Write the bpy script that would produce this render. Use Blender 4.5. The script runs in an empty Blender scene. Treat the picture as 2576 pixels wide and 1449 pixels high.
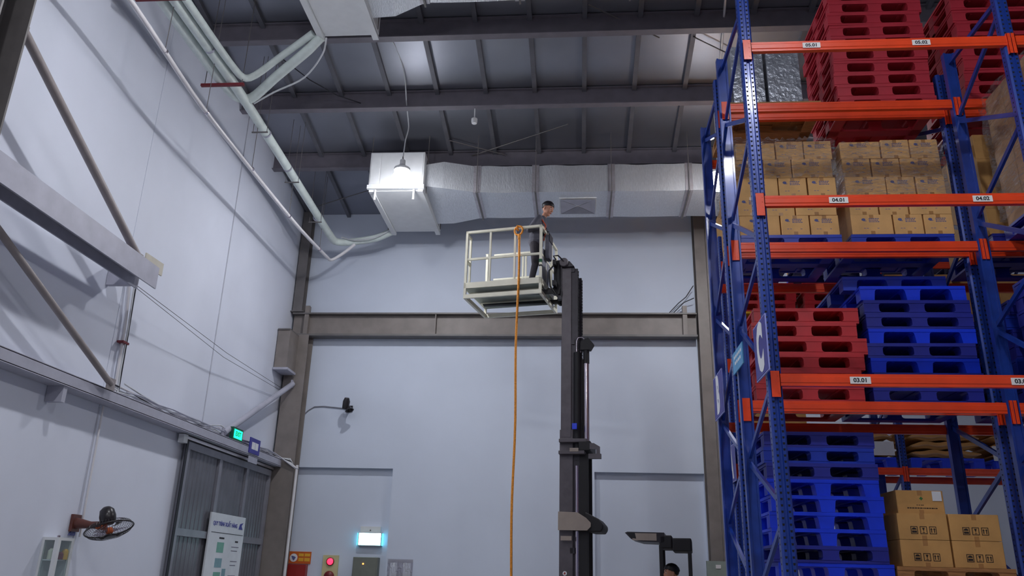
import bpy, bmesh, math, random
from math import sin, cos, pi, radians
from mathutils import Vector, Matrix

random.seed(7)
S = bpy.context.scene
COL = S.collection

# ------------------------------------------------------------------ camera
EYE = 1.60
F_PX, PITCH, YAW, ROLL = 2041.04, .3430, .0867, .0274
_w = Vector((-sin(YAW) * cos(PITCH), cos(YAW) * cos(PITCH), sin(PITCH)))
_r = Vector((cos(YAW), sin(YAW), 0))
_u = _r.cross(_w)
_R = _r * cos(ROLL) + _u * sin(ROLL)
_U = -_r * sin(ROLL) + _u * cos(ROLL)
cam_d = bpy.data.cameras.new('camera')
cam_d.sensor_fit = 'HORIZONTAL'
cam_d.sensor_width = 36
cam_d.lens = F_PX / 2576 * 36
cam_d.clip_start, cam_d.clip_end = .05, 200
cam = bpy.data.objects.new('camera', cam_d)
COL.objects.link(cam)
cam.matrix_world = Matrix(((_R.x, _U.x, -_w.x, 0), (_R.y, _U.y, -_w.y, 0), (_R.z, _U.z, -_w.z, EYE), (0, 0, 0, 1)))
S.camera = cam

# ------------------------------------------------------------------ world and exposure
world = bpy.data.worlds.new('world')
S.world = world
world.use_nodes = True
world.node_tree.nodes['Background'].inputs[0].default_value = (.55, .62, .8, 1)
world.node_tree.nodes['Background'].inputs[1].default_value = .02
S.view_settings.view_transform = 'Standard'
S.view_settings.look = 'None'
S.view_settings.gamma = 1
S.view_settings.use_curve_mapping = False
S.view_settings.exposure = 0.82
LAMP_POWER = 430.0          # radiance of the lamp lenses
GLOBE_POWER = 24.0          # radiance of the frosted upper globes
LAMP_TINT = (.94, .955, 1.0)

# ------------------------------------------------------------------ materials
def lin(c):
    return tuple((x / 255 / 12.92 if x / 255 <= .04045 else ((x / 255 + .055) / 1.055) ** 2.4) for x in c)

MATS = {}
def mat(name, rgb, rough=.5, metal=0.0, var=.05, scale=5.0, bump=0.0, bscale=40.0, emit=0.0, coat=0.0, stretch=None, spec=.5):
    if name in MATS:
        return MATS[name]
    m = bpy.data.materials.new(name)
    m.use_nodes = True
    nt = m.node_tree
    b = nt.nodes['Principled BSDF']
    col = lin(rgb)
    tc = nt.nodes.new('ShaderNodeTexCoord')
    mp = nt.nodes.new('ShaderNodeMapping')
    nt.links.new(tc.outputs['Object'], mp.inputs[0])
    if stretch:
        mp.inputs['Scale'].default_value = stretch
    n = nt.nodes.new('ShaderNodeTexNoise')
    n.inputs['Scale'].default_value = scale
    n.inputs['Detail'].default_value = 5
    nt.links.new(mp.outputs[0], n.inputs['Vector'])
    rmp = nt.nodes.new('ShaderNodeValToRGB')
    rmp.color_ramp.elements[0].position = .3
    rmp.color_ramp.elements[1].position = .7
    rmp.color_ramp.elements[0].color = tuple(c * (1 - var * 2) for c in col) + (1,)
    rmp.color_ramp.elements[1].color = tuple(min(1, c * (1 + var * 2)) for c in col) + (1,)
    nt.links.new(n.outputs['Fac'], rmp.inputs[0])
    nt.links.new(rmp.outputs[0], b.inputs['Base Color'])
    b.inputs['Roughness'].default_value = rough
    b.inputs['Metallic'].default_value = metal
    b.inputs['Specular IOR Level'].default_value = spec
    if coat:
        b.inputs['Coat Weight'].default_value = coat
        b.inputs['Coat Roughness'].default_value = .12
    if bump:
        n2 = nt.nodes.new('ShaderNodeTexNoise')
        n2.inputs['Scale'].default_value = bscale
        n2.inputs['Detail'].default_value = 4
        nt.links.new(mp.outputs[0], n2.inputs['Vector'])
        bp = nt.nodes.new('ShaderNodeBump')
        bp.inputs['Strength'].default_value = bump
        bp.inputs['Distance'].default_value = .02
        nt.links.new(n2.outputs['Fac'], bp.inputs['Height'])
        nt.links.new(bp.outputs[0], b.inputs['Normal'])
    if emit:
        b.inputs['Emission Color'].default_value = col + (1,)
        b.inputs['Emission Strength'].default_value = emit
    MATS[name] = m
    return m

def film_mat():
    m = bpy.data.materials.new('stretch_film')
    m.use_nodes = True
    nt = m.node_tree
    nt.nodes.remove(nt.nodes['Principled BSDF'])
    out = nt.nodes['Material Output']
    tr = nt.nodes.new('ShaderNodeBsdfTransparent')
    gl = nt.nodes.new('ShaderNodeBsdfGlossy')
    gl.inputs['Roughness'].default_value = .16
    mx = nt.nodes.new('ShaderNodeMixShader')
    tc = nt.nodes.new('ShaderNodeTexCoord')
    mp = nt.nodes.new('ShaderNodeMapping')
    mp.inputs['Scale'].default_value = (3, 3, 14)
    mp.inputs['Rotation'].default_value = (0, .35, 0)
    n = nt.nodes.new('ShaderNodeTexNoise')
    n.inputs['Scale'].default_value = 3
    n.inputs['Detail'].default_value = 6
    n.inputs['Distortion'].default_value = 1.2
    bp = nt.nodes.new('ShaderNodeBump')
    bp.inputs['Strength'].default_value = .9
    bp.inputs['Distance'].default_value = .2
    rp = nt.nodes.new('ShaderNodeMapRange')
    rp.inputs[1].default_value = .42
    rp.inputs[2].default_value = .68
    rp.inputs[3].default_value = .08
    rp.inputs[4].default_value = .62
    nt.links.new(tc.outputs['Object'], mp.inputs[0])
    nt.links.new(mp.outputs[0], n.inputs['Vector'])
    nt.links.new(n.outputs['Fac'], bp.inputs['Height'])
    nt.links.new(n.outputs['Fac'], rp.inputs[0])
    df = nt.nodes.new('ShaderNodeBsdfDiffuse')
    df.inputs[0].default_value = (.9, .92, .95, 1)
    m2 = nt.nodes.new('ShaderNodeMixShader')
    m2.inputs[0].default_value = .42
    nt.links.new(bp.outputs[0], gl.inputs['Normal'])
    nt.links.new(bp.outputs[0], df.inputs['Normal'])
    nt.links.new(gl.outputs[0], m2.inputs[1])
    nt.links.new(df.outputs[0], m2.inputs[2])
    nt.links.new(rp.outputs[0], mx.inputs[0])
    nt.links.new(tr.outputs[0], mx.inputs[1])
    nt.links.new(m2.outputs[0], mx.inputs[2])
    nt.links.new(mx.outputs[0], out.inputs[0])
    return m

def glass_mat(name, tint, fac):
    m = bpy.data.materials.new(name)
    m.use_nodes = True
    nt = m.node_tree
    nt.nodes.remove(nt.nodes['Principled BSDF'])
    tr = nt.nodes.new('ShaderNodeBsdfTransparent')
    tr.inputs[0].default_value = tint + (1,)
    gl = nt.nodes.new('ShaderNodeBsdfGlossy')
    gl.inputs['Roughness'].default_value = .08
    mx = nt.nodes.new('ShaderNodeMixShader')
    mx.inputs[0].default_value = fac
    nt.links.new(tr.outputs[0], mx.inputs[1])
    nt.links.new(gl.outputs[0], mx.inputs[2])
    nt.links.new(mx.outputs[0], nt.nodes['Material Output'].inputs[0])
    return m

WALL = mat('painted_wall', (222, 226, 240), .62, var=.012, scale=1.2, bump=.03, bscale=25)
WALLB = mat('painted_back_wall', (206, 214, 230), .65, var=.015, scale=.9, bump=.03, bscale=25)
SEAM = mat('seam_strip', (196, 198, 210), .6)
FLOOR = mat('concrete_floor', (150, 150, 150), .45, var=.06, scale=1.5)
ROOF = mat('roof_sheet', (150, 152, 162), .42, .75, var=.05, scale=.8, bump=.02, bscale=6)
ROOFRIB = mat('roof_rib', (106, 106, 114), .55, .2)
STEEL = mat('grey_steel_paint', (112, 108, 108), .5, .1, var=.06, scale=4)
PURLIN = mat('purlin_paint', (116, 111, 120), .55, .1, var=.05)
STEELB = mat('taupe_steel_paint', (132, 124, 120), .5, .05, var=.07, scale=3)
STEELP = mat('pale_grey_steel', (176, 176, 190), .5, .05, var=.04)
PIPEW = mat('white_insulation', (216, 226, 222), .5, var=.04, scale=8, bump=.15, bscale=18)
PIPET = mat('white_plastic_pipe', (225, 222, 225), .35, var=.02)
PIPEG = mat('brace_pipe', (150, 142, 142), .5, .1, var=.06)
REDST = mat('red_oxide_steel', (116, 34, 44), .6, var=.08)
WHITEM = mat('white_enamel', (222, 224, 226), .4, var=.02)
FOIL = mat('duct_foil', (214, 217, 222), .32, .55, var=.04, scale=10, bump=.55, bscale=14, stretch=(5, 1, 1))
FOILB = mat('duct_tape', (186, 182, 188), .34, .6, var=.06, bump=.4, bscale=20)
WIRE = mat('dark_cable', (36, 36, 44), .6)
CABLEW = mat('white_cable', (206, 208, 212), .5)
BLUEP = mat('blue_upright_paint', (30, 62, 150), .32, .1, var=.08, scale=9, coat=.3)
HOLE = mat('slot_shadow', (10, 12, 26), .8)
ORANGE = mat('orange_beam_paint', (244, 74, 30), .3, .0, var=.05, scale=4, coat=.35)
RED_PL = mat('red_pallet_plastic', (196, 46, 54), .42, var=.07, scale=5)
RED_PK = mat('pink_red_pallet_plastic', (184, 46, 62), .45, var=.06, scale=5)
BLUE_B = mat('bright_blue_plastic', (22, 62, 232), .36, var=.05, scale=5)
BLUE_M = mat('blue_plastic', (28, 58, 178), .38, var=.06, scale=5)
BLUE_D = mat('dark_blue_plastic', (36, 44, 150), .42, var=.07, scale=5)
YELLOW_PL = mat('yellow_pallet_plastic', (226, 178, 30), .42, var=.05)
WOODP = mat('pallet_wood', (172, 124, 76), .7, var=.14, scale=9, stretch=(1, 9, 9))
CARD = mat('cardboard', (222, 174, 112), .72, var=.05, scale=6, bump=.05, bscale=60)
CARD2 = mat('dark_cardboard', (202, 154, 92), .74, var=.05, scale=6, bump=.05, bscale=60)
CARD3 = mat('pale_cardboard', (190, 150, 112), .72, var=.05, scale=6)
TAPE = mat('packing_tape', (176, 128, 76), .3, var=.04)
PRINTB = mat('blue_print', (92, 98, 150), .7)
PRINTK = mat('black_print', (44, 34, 30), .7)
PRINTG = mat('green_print', (52, 120, 60), .7)
PAPER = mat('white_paper', (226, 230, 236), .6, var=.02)
LABELW = mat('label_white', (240, 236, 234), .5, var=.01)
INK = mat('label_ink', (42, 40, 46), .7)
FOILBOX = mat('silver_film_carton', (150, 154, 164), .28, .55, var=.1, scale=7, bump=.5, bscale=16)
SIGNB = mat('sign_blue', (50, 48, 148), .4, var=.04)
SIGNE = mat('sign_edge', (150, 156, 220), .4)
SIGNW = mat('sign_white', (236, 236, 240), .5)
SIGNL = mat('sign_light_blue', (86, 162, 214), .4, var=.08)
CREAM = mat('cream_paint', (238, 234, 214), .4, var=.03)
DECKG = mat('deck_plate', (150, 158, 150), .6, .1, var=.08)
MASTK = mat('mast_dark', (50, 46, 54), .42, .3, var=.08, scale=8)
MASTG = mat('mast_grey', (92, 86, 92), .45, .25, var=.07, scale=8)
BLACK = mat('black_rubber', (22, 20, 26), .6)
CHROME = mat('chrome_rod', (200, 190, 200), .15, .95, var=.02)
TAN = mat('tan_bracket', (164, 150, 140), .5, var=.04)
TRUCKY = mat('truck_body', (206, 162, 54), .45, var=.05)
ROPE = mat('orange_rope', (236, 150, 52), .7, var=.12, scale=40)
SKIN = mat('skin', (198, 142, 116), .55, var=.04)
HAIR = mat('hair', (22, 18, 24), .5)
JACKET = mat('grey_jacket', (88, 88, 100), .8, var=.1, scale=9, bump=.2, bscale=14)
TROUSER = mat('dark_trousers', (62, 58, 66), .85, var=.1, scale=9, bump=.2, bscale=14)
SHOE = mat('shoe', (30, 28, 32), .6)
HARN = mat('orange_harness', (190, 74, 44), .7)
GREENT = mat('green_tape', (30, 96, 62), .6)
GLOVE = mat('red_glove', (176, 52, 52), .8)
DOORG = mat('door_grey', (112, 112, 120), .42, .25, var=.06, scale=3)
DOORF = mat('door_frame_grey', (140, 140, 150), .45, .2, var=.05)
RAILM = mat('bright_rail', (196, 190, 192), .25, .8)
FANK = mat('fan_black', (40, 36, 40), .3, var=.04)
FANBR = mat('fan_brown', (96, 52, 44), .45)
FANO = mat('fan_orange', (196, 92, 40), .45)
REDBOX = mat('red_cabinet', (150, 34, 30), .45)
SIGNO = mat('sign_orange', (204, 98, 34), .5)
SIGNY = mat('sign_yellow', (232, 176, 52), .5)
PLATEY = mat('alarm_plate', (206, 196, 150), .5)
BELL = mat('bell_red', (120, 36, 42), .4)
PANELG = mat('panel_grey_green', (116, 120, 112), .5, .1)
GREENL = mat('exit_green_glow', (10, 236, 150), .4, emit=1.6)
GREEND = mat('exit_green_dark', (8, 84, 62), .5)
CYANL = mat('exit_cyan_glow', (190, 255, 255), .4, emit=5.0)
CYANS = mat('exit_cyan_side', (70, 200, 226), .4, emit=2.0)
REDL = mat('alarm_lamp_red', (255, 40, 70), .4, emit=2.0)
ORL = mat('indicator_orange', (255, 160, 80), .4, emit=1.5)
FILM = film_mat()
GLASS = glass_mat('cabinet_glass', (.9, .95, .95), .1)
CLEAR = glass_mat('clear_plastic', (.92, .92, .95), .3)

# ------------------------------------------------------------------ mesh builder
class MB:
    def __init__(s):
        s.V, s.Fc, s.mi = [], [], []
        s.cur = 0
    def add(s, vs, fs):
        o = len(s.V)
        s.V += [tuple(v) for v in vs]
        for f in fs:
            s.Fc.append(tuple(i + o for i in f)); s.mi.append(s.cur)
        return s
    def box(s, x0, x1, y0, y1, z0, z1):
        if x0 > x1: x0, x1 = x1, x0
        if y0 > y1: y0, y1 = y1, y0
        if z0 > z1: z0, z1 = z1, z0
        v = [(x0, y0, z0), (x1, y0, z0), (x1, y1, z0), (x0, y1, z0), (x0, y0, z1), (x1, y0, z1), (x1, y1, z1), (x0, y1, z1)]
        return s.add(v, [(3, 2, 1, 0), (4, 5, 6, 7), (0, 1, 5, 4), (1, 2, 6, 5), (2, 3, 7, 6), (3, 0, 4, 7)])
    def bar(s, p, q, w, h, up=(0, 0, 1)):
        p, q, up = Vector(p), Vector(q), Vector(up)
        d = (q - p).normalized()
        a = d.cross(up)
        if a.length < 1e-4: a = d.cross(Vector((1, 0, 0)))
        a.normalize(); b = a.cross(d)
        c = [(-1, -1), (1, -1), (1, 1), (-1, 1)]
        v = [p + a * (i * w / 2) + b * (j * h / 2) for i, j in c] + [q + a * (i * w / 2) + b * (j * h / 2) for i, j in c]
        return s.add(v, [(3, 2, 1, 0), (4, 5, 6, 7), (0, 1, 5, 4), (1, 2, 6, 5), (2, 3, 7, 6), (3, 0, 4, 7)])
    def tube(s, path, r, n=10, rs=None):
        P = [Vector(p) for p in path]
        rings = []
        prev = None
        for i, p in enumerate(P):
            t = ((P[min(i + 1, len(P) - 1)] - p).normalized() + (p - P[max(i - 1, 0)]).normalized()).normalized()
            if prev is None:
                a = t.cross(Vector((0, 0, 1)))
                if a.length < .05: a = t.cross(Vector((1, 0, 0)))
            else:
                a = prev - t * prev.dot(t)
            a.normalize(); prev = a
            b = t.cross(a)
            rr = rs[i] if rs else r
            rings.append([p + (a * cos(2 * pi * k / n) + b * sin(2 * pi * k / n)) * rr for k in range(n)])
        v = [x for g in rings for x in g]
        f = []
        for i in range(len(P) - 1):
            for k in range(n):
                k2 = (k + 1) % n
                f.append((i * n + k, i * n + k2, (i + 1) * n + k2, (i + 1) * n + k))
        f.append(tuple(range(n))[::-1]); f.append(tuple(range((len(P) - 1) * n, len(P) * n)))
        return s.add(v, f)
    def prism(s, pts, vec):
        vec = Vector(vec); n = len(pts)
        v = [Vector(p) for p in pts] + [Vector(p) + vec for p in pts]
        f = [tuple(range(n))[::-1], tuple(range(n, 2 * n))] + [(i, (i + 1) % n, (i + 1) % n + n, i + n) for i in range(n)]
        return s.add(v, f)
    def sphere(s, c, r, nu=16, nv=10):
        c = Vector(c)
        if not isinstance(r, (tuple, list)): r = (r, r, r)
        v = [c + Vector((0, 0, r[2]))]
        for j in range(1, nv):
            t = pi * j / nv
            for i in range(nu):
                v.append(c + Vector((r[0] * sin(t) * cos(2 * pi * i / nu), r[1] * sin(t) * sin(2 * pi * i / nu), r[2] * cos(t))))
        v.append(c - Vector((0, 0, r[2])))
        f = [(0, 1 + i, 1 + (i + 1) % nu) for i in range(nu)]
        for j in range(nv - 2):
            for i in range(nu):
                a, b = 1 + j * nu + i, 1 + j * nu + (i + 1) % nu
                f.append((a, a + nu, b + nu, b))
        l = len(v) - 1
        f += [(l, l - nu + (i + 1) % nu, l - nu + i) for i in range(nu)]
        return s.add(v, f)
    def lathe(s, prof, o=(0, 0, 0), n=20, axis=None):
        # prof: (radius, height) list about +Z, or about axis
        o = Vector(o)
        M_ = Vector((0, 0, 1)).rotation_difference(Vector(axis)).to_matrix() if axis else Matrix.Identity(3)
        v = []
        for (r, h) in prof:
            for k in range(n):
                v.append(o + M_ @ Vector((r * cos(2 * pi * k / n), r * sin(2 * pi * k / n), h)))
        f = []
        for i in range(len(prof) - 1):
            for k in range(n):
                k2 = (k + 1) % n
                f.append((i * n + k, i * n + k2, (i + 1) * n + k2, (i + 1) * n + k))
        if prof[0][0] > 1e-5: f.append(tuple(range(n))[::-1])
        if prof[-1][0] > 1e-5: f.append(tuple(range((len(prof) - 1) * n, len(prof) * n)))
        return s.add(v, f)
    def torus(s, c, R, r, axis=(0, 0, 1), n=32, m=8):
        c = Vector(c)
        M_ = Vector((0, 0, 1)).rotation_difference(Vector(axis)).to_matrix()
        v, f = [], []
        for i in range(n):
            a = 2 * pi * i / n
            for j in range(m):
                b = 2 * pi * j / m
                v.append(c + M_ @ Vector(((R + r * cos(b)) * cos(a), (R + r * cos(b)) * sin(a), r * sin(b))))
        for i in range(n):
            for j in range(m):
                f.append((i * m + j, ((i + 1) % n) * m + j, ((i + 1) % n) * m + (j + 1) % m, i * m + (j + 1) % m))
        return s.add(v, f)
    def quad(s, a, b, c, d):
        return s.add([a, b, c, d], [(0, 1, 2, 3)])
    def mesh(s, name, off=Vector((0, 0, 0)), smooth=None):
        me = bpy.data.meshes.new(name)
        me.from_pydata([(v[0] - off[0], v[1] - off[1], v[2] - off[2]) for v in s.V], [], s.Fc)
        bm = bmesh.new(); bm.from_mesh(me)
        bmesh.ops.recalc_face_normals(bm, faces=bm.faces)
        bm.to_mesh(me); bm.free()
        if smooth:
            me.polygons.foreach_set('use_smooth', [True] * len(me.polygons))
            me.set_sharp_from_angle(angle=radians(smooth))
        return me

def root_off(p):
    # where the thing's own origin lies, in the coordinates its parts were laid out in
    if p is None: return Vector((0, 0, 0))
    while p.parent: p = p.parent
    return Vector((0, 0, 0)) if p.get('_l') else Vector(p.location)

LOCAL = set()
def build(mb, name, m, parent=None, smooth=None, bevel=0.0):
    off = Vector((0, 0, 0))
    if parent is not None:
        r = parent
        while r.parent: r = r.parent
        if r.name not in LOCAL: off = Vector(r.location)
    me = mb.mesh(name, off, smooth)
    for mm in (m if isinstance(m, (list, tuple)) else [m]):
        me.materials.append(mm)
    if isinstance(m, (list, tuple)):
        me.polygons.foreach_set('material_index', mb.mi)
    o = bpy.data.objects.new(name, me)
    COL.objects.link(o)
    o.parent = parent
    if bevel:
        b = o.modifiers.new('bevel', 'BEVEL'); b.width = bevel; b.segments = 2; b.limit_method = 'ANGLE'
    return o

def inst(me, name, parent=None, loc=(0, 0, 0), rz=0.0):
    o = bpy.data.objects.new(name, me)
    COL.objects.link(o)
    o.parent = parent; o.location = loc; o.rotation_euler = (0, 0, rz)
    return o

def tag(o, label=None, cat=None, group=None, kind=None):
    if label: o['label'] = label
    if cat: o['category'] = cat
    if group: o['group'] = group
    if kind: o['kind'] = kind
    return o

def thing(name, label, cat, loc=(0, 0, 0), rz=0.0, group=None, local=False):
    o = bpy.data.objects.new(name, None)
    o.empty_display_size = .1
    COL.objects.link(o)
    o.location = loc; o.rotation_euler = (0, 0, rz)
    tag(o, label, cat, group)
    if local: LOCAL.add(o.name)
    return o

def struct(mb, name, m, smooth=None, label=None):
    o = build(mb, name, m, None, smooth)
    return tag(o, label, None, None, 'structure')

def text_mesh(txt, size, depth=.002, bold=0.0, align='CENTER', sx=1.0, space=1.0):
    c = bpy.data.curves.new('lettering', 'FONT')
    c.body = txt; c.size = size; c.extrude = depth; c.offset = bold
    c.align_x = align; c.align_y = 'CENTER'; c.resolution_u = 3
    c.space_character = space
    t = bpy.data.objects.new('tmp', c)
    COL.objects.link(t)
    bpy.context.view_layer.update()
    me = bpy.data.meshes.new_from_object(t.evaluated_get(bpy.context.evaluated_depsgraph_get()))
    bpy.data.objects.remove(t); bpy.data.curves.remove(c)
    if sx != 1.0: me.transform(Matrix.Diagonal((sx, 1, 1, 1)))
    return me

def put_text(txt, size, m, pos, face, parent, name='lettering', **k):
    """face: '-y' (towards the camera), '-x' or '+x'; pos in world"""
    me = text_mesh(txt, size, **k)
    R = {'-y': Matrix(((1, 0, 0), (0, 0, -1), (0, 1, 0))),
         '-x': Matrix(((0, 0, -1), (-1, 0, 0), (0, 1, 0))),
         '+x': Matrix(((0, 0, 1), (1, 0, 0), (0, 1, 0)))}[face]
    r = parent
    while r.parent: r = r.parent
    off = Vector((0, 0, 0)) if r.name in LOCAL else Vector(r.location)
    me.transform(Matrix.Translation(Vector(pos) - off) @ R.to_4x4())
    me.materials.clear(); me.materials.append(m)
    o = bpy.data.objects.new(name, me)
    COL.objects.link(o); o.parent = parent
    return o

ORD = ['first', 'second', 'third', 'fourth', 'fifth', 'sixth', 'seventh', 'eighth', 'ninth', 'tenth', 'eleventh', 'twelfth']

# ------------------------------------------------------------------ the hall
XW, YB, XR, YF = -6.75, 18.0, 14.0, -14.0
def roof_z(y):
    return 10.0 + (YB - y) * .15 if y >= 0 else 10.0 + (YB + y) * .15
struct(MB().box(XW - .4, XR + .4, YF - .4, YB + .4, -.2, 0), 'floor', FLOOR)
wl = struct(MB().box(XW - .30, XW - .06, YF - .2, YB + .3, 0, 13.2), 'wall_left', SEAM)
seams = [YF, -8.33, -5.13, -1.93, 1.27, 4.47, 7.67, 10.87, 14.07, YB]
for a, b in zip(seams[:-1], seams[1:]):
    build(MB().box(XW - .06, XW, a + .006, b - .006, 0, 13.0), 'wall_panel', WALL, wl)
for y in (10.87, 14.07):
    build(MB().box(XW - .002, XW + .012, y - .012, y + .012, 0 if y < 14 else 3.95, 3.72 if y < 14 else 10.6), 'seam_strip', SEAM, wl)
wb = struct(MB().box(XW - .3, XR + .3, YB + .12, YB + .35, 0, 10.3), 'wall_back', WALLB)
build(MB().prism([(x, YB, z) for x, z in ((XW, 3.81), (-4.10, 3.81), (-4.10, 0), (.34, 0), (.34, 3.81), (2.68, 3.81), (2.68, 0), (XR, 0), (XR, 10.15), (XW, 10.15))], (0, .12, 0)), 'front_lining', WALLB, wb)
struct(MB().box(XR, XR + .25, YF - .3, YB + .3, 0, 13.2), 'wall_right', WALL)
struct(MB().box(XW - .3, XR + .3, YF - .25, YF, 0, 13.2), 'wall_rear', WALL)

# roof: sheets between ribs, purlins, sag rods
cl = struct(MB().add([(XW - .3, YB + .3, roof_z(YB + .3) + .12), (XR + .3, YB + .3, roof_z(YB + .3) + .12), (XR + .3, 0, 12.82), (XW - .3, 0, 12.82),
                      (XW - .3, YF - .3, roof_z(YF - .3) + .12), (XR + .3, YF - .3, roof_z(YF - .3) + .12)],
                     [(0, 1, 2, 3), (3, 2, 5, 4)]), 'ceiling', ROOF)
ribs = [.12 + .965 * k for k in range(-7, 15)]
edges = [XW] + [x for x in ribs if XW < x < XR] + [XR]
pur_y = [15.6, 13.68, 11.85, 9.95, 8.05, 6.15, 4.25, 2.35, .5]
for a, b in zip(edges[:-1], edges[1:]):
    m_ = MB()
    for y0, y1 in ((0, YB + .15), (YF - .2, 0)):
        m_.add([(a + .01, y0, roof_z(y0)), (b - .01, y0, roof_z(y0)), (b - .01, y1, roof_z(y1)), (a + .01, y1, roof_z(y1)),
                (a + .01, y0, roof_z(y0) + .08), (b - .01, y0, roof_z(y0) + .08), (b - .01, y1, roof_z(y1) + .08), (a + .01, y1, roof_z(y1) + .08)],
               [(0, 3, 2, 1), (4, 5, 6, 7), (0, 1, 5, 4), (1, 2, 6, 5), (2, 3, 7, 6), (3, 0, 4, 7)])
    build(m_, 'roof_panel', ROOF, cl)
for x in ribs:
    build(MB().bar((x, .05, roof_z(.05) - .04), (x, YB, roof_z(YB) - .04), .085, .09), 'rib', ROOFRIB, cl)
for y in pur_y:
    z = roof_z(y); m_ = MB()
    m_.box(XW, XR, y - .075, y + .075, z - .385, z - .365)
    m_.box(XW, XR, y - .075, y + .075, z - .03, z - .012)
    m_.box(XW, XR, y - .01, y + .01, z - .37, z - .02)
    build(m_, 'purlin', PURLIN, cl)
for p, q in (((-2.75, 15.05), (-.95, 15.87)), ((-2.5, 15.68), (-.2, 14.6)), ((-6.4, 17.5), (-4.6, 16.7)), ((.18, 11.5), (1.45, 12.3)), ((2.05, 12.3), (3.3, 13.1))):
    build(MB().tube([(p[0], p[1], roof_z(p[1]) - .10), (q[0], q[1], roof_z(q[1]) - .10)], .012, 6), 'sway_rod', STEEL, cl)
build(MB().lathe([(.0, 0), (.05, .01), (.06, .05), (.06, .11), (.03, .13), (.012, .15), (.012, .42)], (-2.02, 13.72, roof_z(13.72) - .72), 14), 'smoke_detector', WHITEM, cl, 40)

# steel frame -----------------------------------------------------------------
def i_column(name, x0, x1, y0, y1, z0, z1, label, m=STEELB, axis='x'):
    t = thing(name, label, 'column', ((x0 + x1) / 2, (y0 + y1) / 2, z0))
    if axis == 'x':      # flanges face left and right
        build(MB().box(x0, x0 + .025, y0, y1, z0, z1), 'flange', m, t)
        build(MB().box(x1 - .025, x1, y0, y1, z0, z1), 'flange', m, t)
        ym = (y0 + y1) / 2
        build(MB().box(x0 + .025, x1 - .025, ym - .01, ym + .01, z0, z1), 'web', m, t)
    else:
        build(MB().box(x0, x1, y0, y0 + .025, z0, z1), 'flange', m, t)
        build(MB().box(x0, x1, y1 - .025, y1, z0, z1), 'flange', m, t)
        xm = (x0 + x1) / 2
        build(MB().box(xm - .01, xm + .01, y0 + .025, y1 - .025, z0, z1), 'web', m, t)
    build(MB().box(x0 - .06, x1 + .06, y0 - .05, min(y1 + .05, YB - .001), z0, z0 + .025), 'base_plate', m, t)
    return t
cc = i_column('steel_column', -6.70, -6.22, 17.62, 17.97, 0, 6.78, 'taupe steel column in the left back corner, below the wall girder', axis='y')
build(MB().box(-6.73, -6.45, 17.05, 17.62, 5.85, 6.72), 'bracket_plate', STEELB, cc)
build(MB().box(-6.73, -6.45, 17.02, 17.62, 6.72, 6.75), 'bracket_cap', STEEL, cc)
build(MB().box(-6.73, -6.40, 17.00, 17.55, 5.80, 5.85), 'bracket_seat', STEELP, cc)
i_column('steel_column', -6.72, -6.50, 17.72, 17.97, 7.36, 9.95, 'narrow dark steel column rising from the wall girder to the roof corner', STEEL, 'y')
rc = i_column('steel_column', 2.68, 3.24, 17.62, 17.97, 0, 9.95, 'tall taupe steel column on the back wall beside the racks', axis='y')
build(MB().box(2.92, 3.02, 17.50, 17.62, 0, 9.9), 'stiffener', STEELB, rc)

g = thing('wall_girder', 'long taupe steel girder across the back wall behind the lift basket', 'girder', (-1.8, 17.85, 6.78))
for a, b in ((-6.70, -3.30), (-3.29, 2.66)):
    build(MB().box(a, b, 17.84, 17.87, 6.83, 7.31), 'web', STEELB, g)
build(MB().box(-6.70, 2.66, 17.70, 17.98, 7.31, 7.345), 'flange', STEEL, g)
build(MB().box(-6.70, 2.66, 17.70, 17.98, 6.785, 6.83), 'flange', STEEL, g)
for x in (-6.36, 2.40):
    build(MB().box(x - .05, x + .05, 17.72, 17.84, 6.83, 7.52), 'stiffener', STEELB, g)
build(MB().box(-3.305, -3.285, 17.72, 17.84, 6.83, 7.31), 'splice_plate', STEELB, g)

# left wall: runway beam, wall girt, bracing, column
def h_beam_y(name, x0, x1, y0, y1, z0, z1, label, m, cat='beam'):
    t = thing(name, label, cat, ((x0 + x1) / 2, y0, z0))
    build(MB().box(x1 - .022, x1, y0, y1, z0, z1), 'flange', m, t)
    build(MB().box(x0, x0 + .022, y0, y1, z0, z1), 'flange', m, t)
    zm = (z0 + z1) / 2
    build(MB().box(x0 + .022, x1 - .022, y0, y1 - .10, zm - .012, zm + .012), 'web', m, t)
    return t
rb = h_beam_y('runway_beam', -6.36, -6.06, 4.5, 10.56, 5.38, 5.70, 'pale grey steel beam with open end, hanging off the left wall', STEELP)
build(MB().prism([(-6.15, 10.28, 5.64), (-6.15, 10.78, 5.66), (-6.15, 10.78, 5.85), (-6.15, 10.28, 5.83)], (.02, 0, 0)), 'end_plate', mat('beige_plate', (196, 190, 176), .5), rb)
build(MB().box(-6.74, -6.40, 10.42, 10.50, 5.40, 5.70), 'wall_bracket', STEELP, rb)
build(MB().box(-6.74, -6.36, 7.2, 7.3, 5.40, 5.70), 'wall_bracket', STEELP, rb)
gt = thing('wall_girt', 'pale grey wall girt running above the sliding door on the left wall', 'beam', (-6.6, 4.5, 3.74))
build(MB().box(-6.52, -6.50, 4.5, 17.6, 3.765, 3.915), 'web', STEELP, gt)
build(MB().box(-6.74, -6.50, 4.5, 17.6, 3.905, 3.925), 'flange', STEELP, gt)
build(MB().box(-6.74, -6.50, 4.5, 17.6, 3.755, 3.775), 'flange', STEELP, gt)
for y in (9.7,):
    build(MB().box(-6.74, -6.52, y - .04, y + .04, 3.55, 3.76), 'bracket', STEELP, gt)
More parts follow.
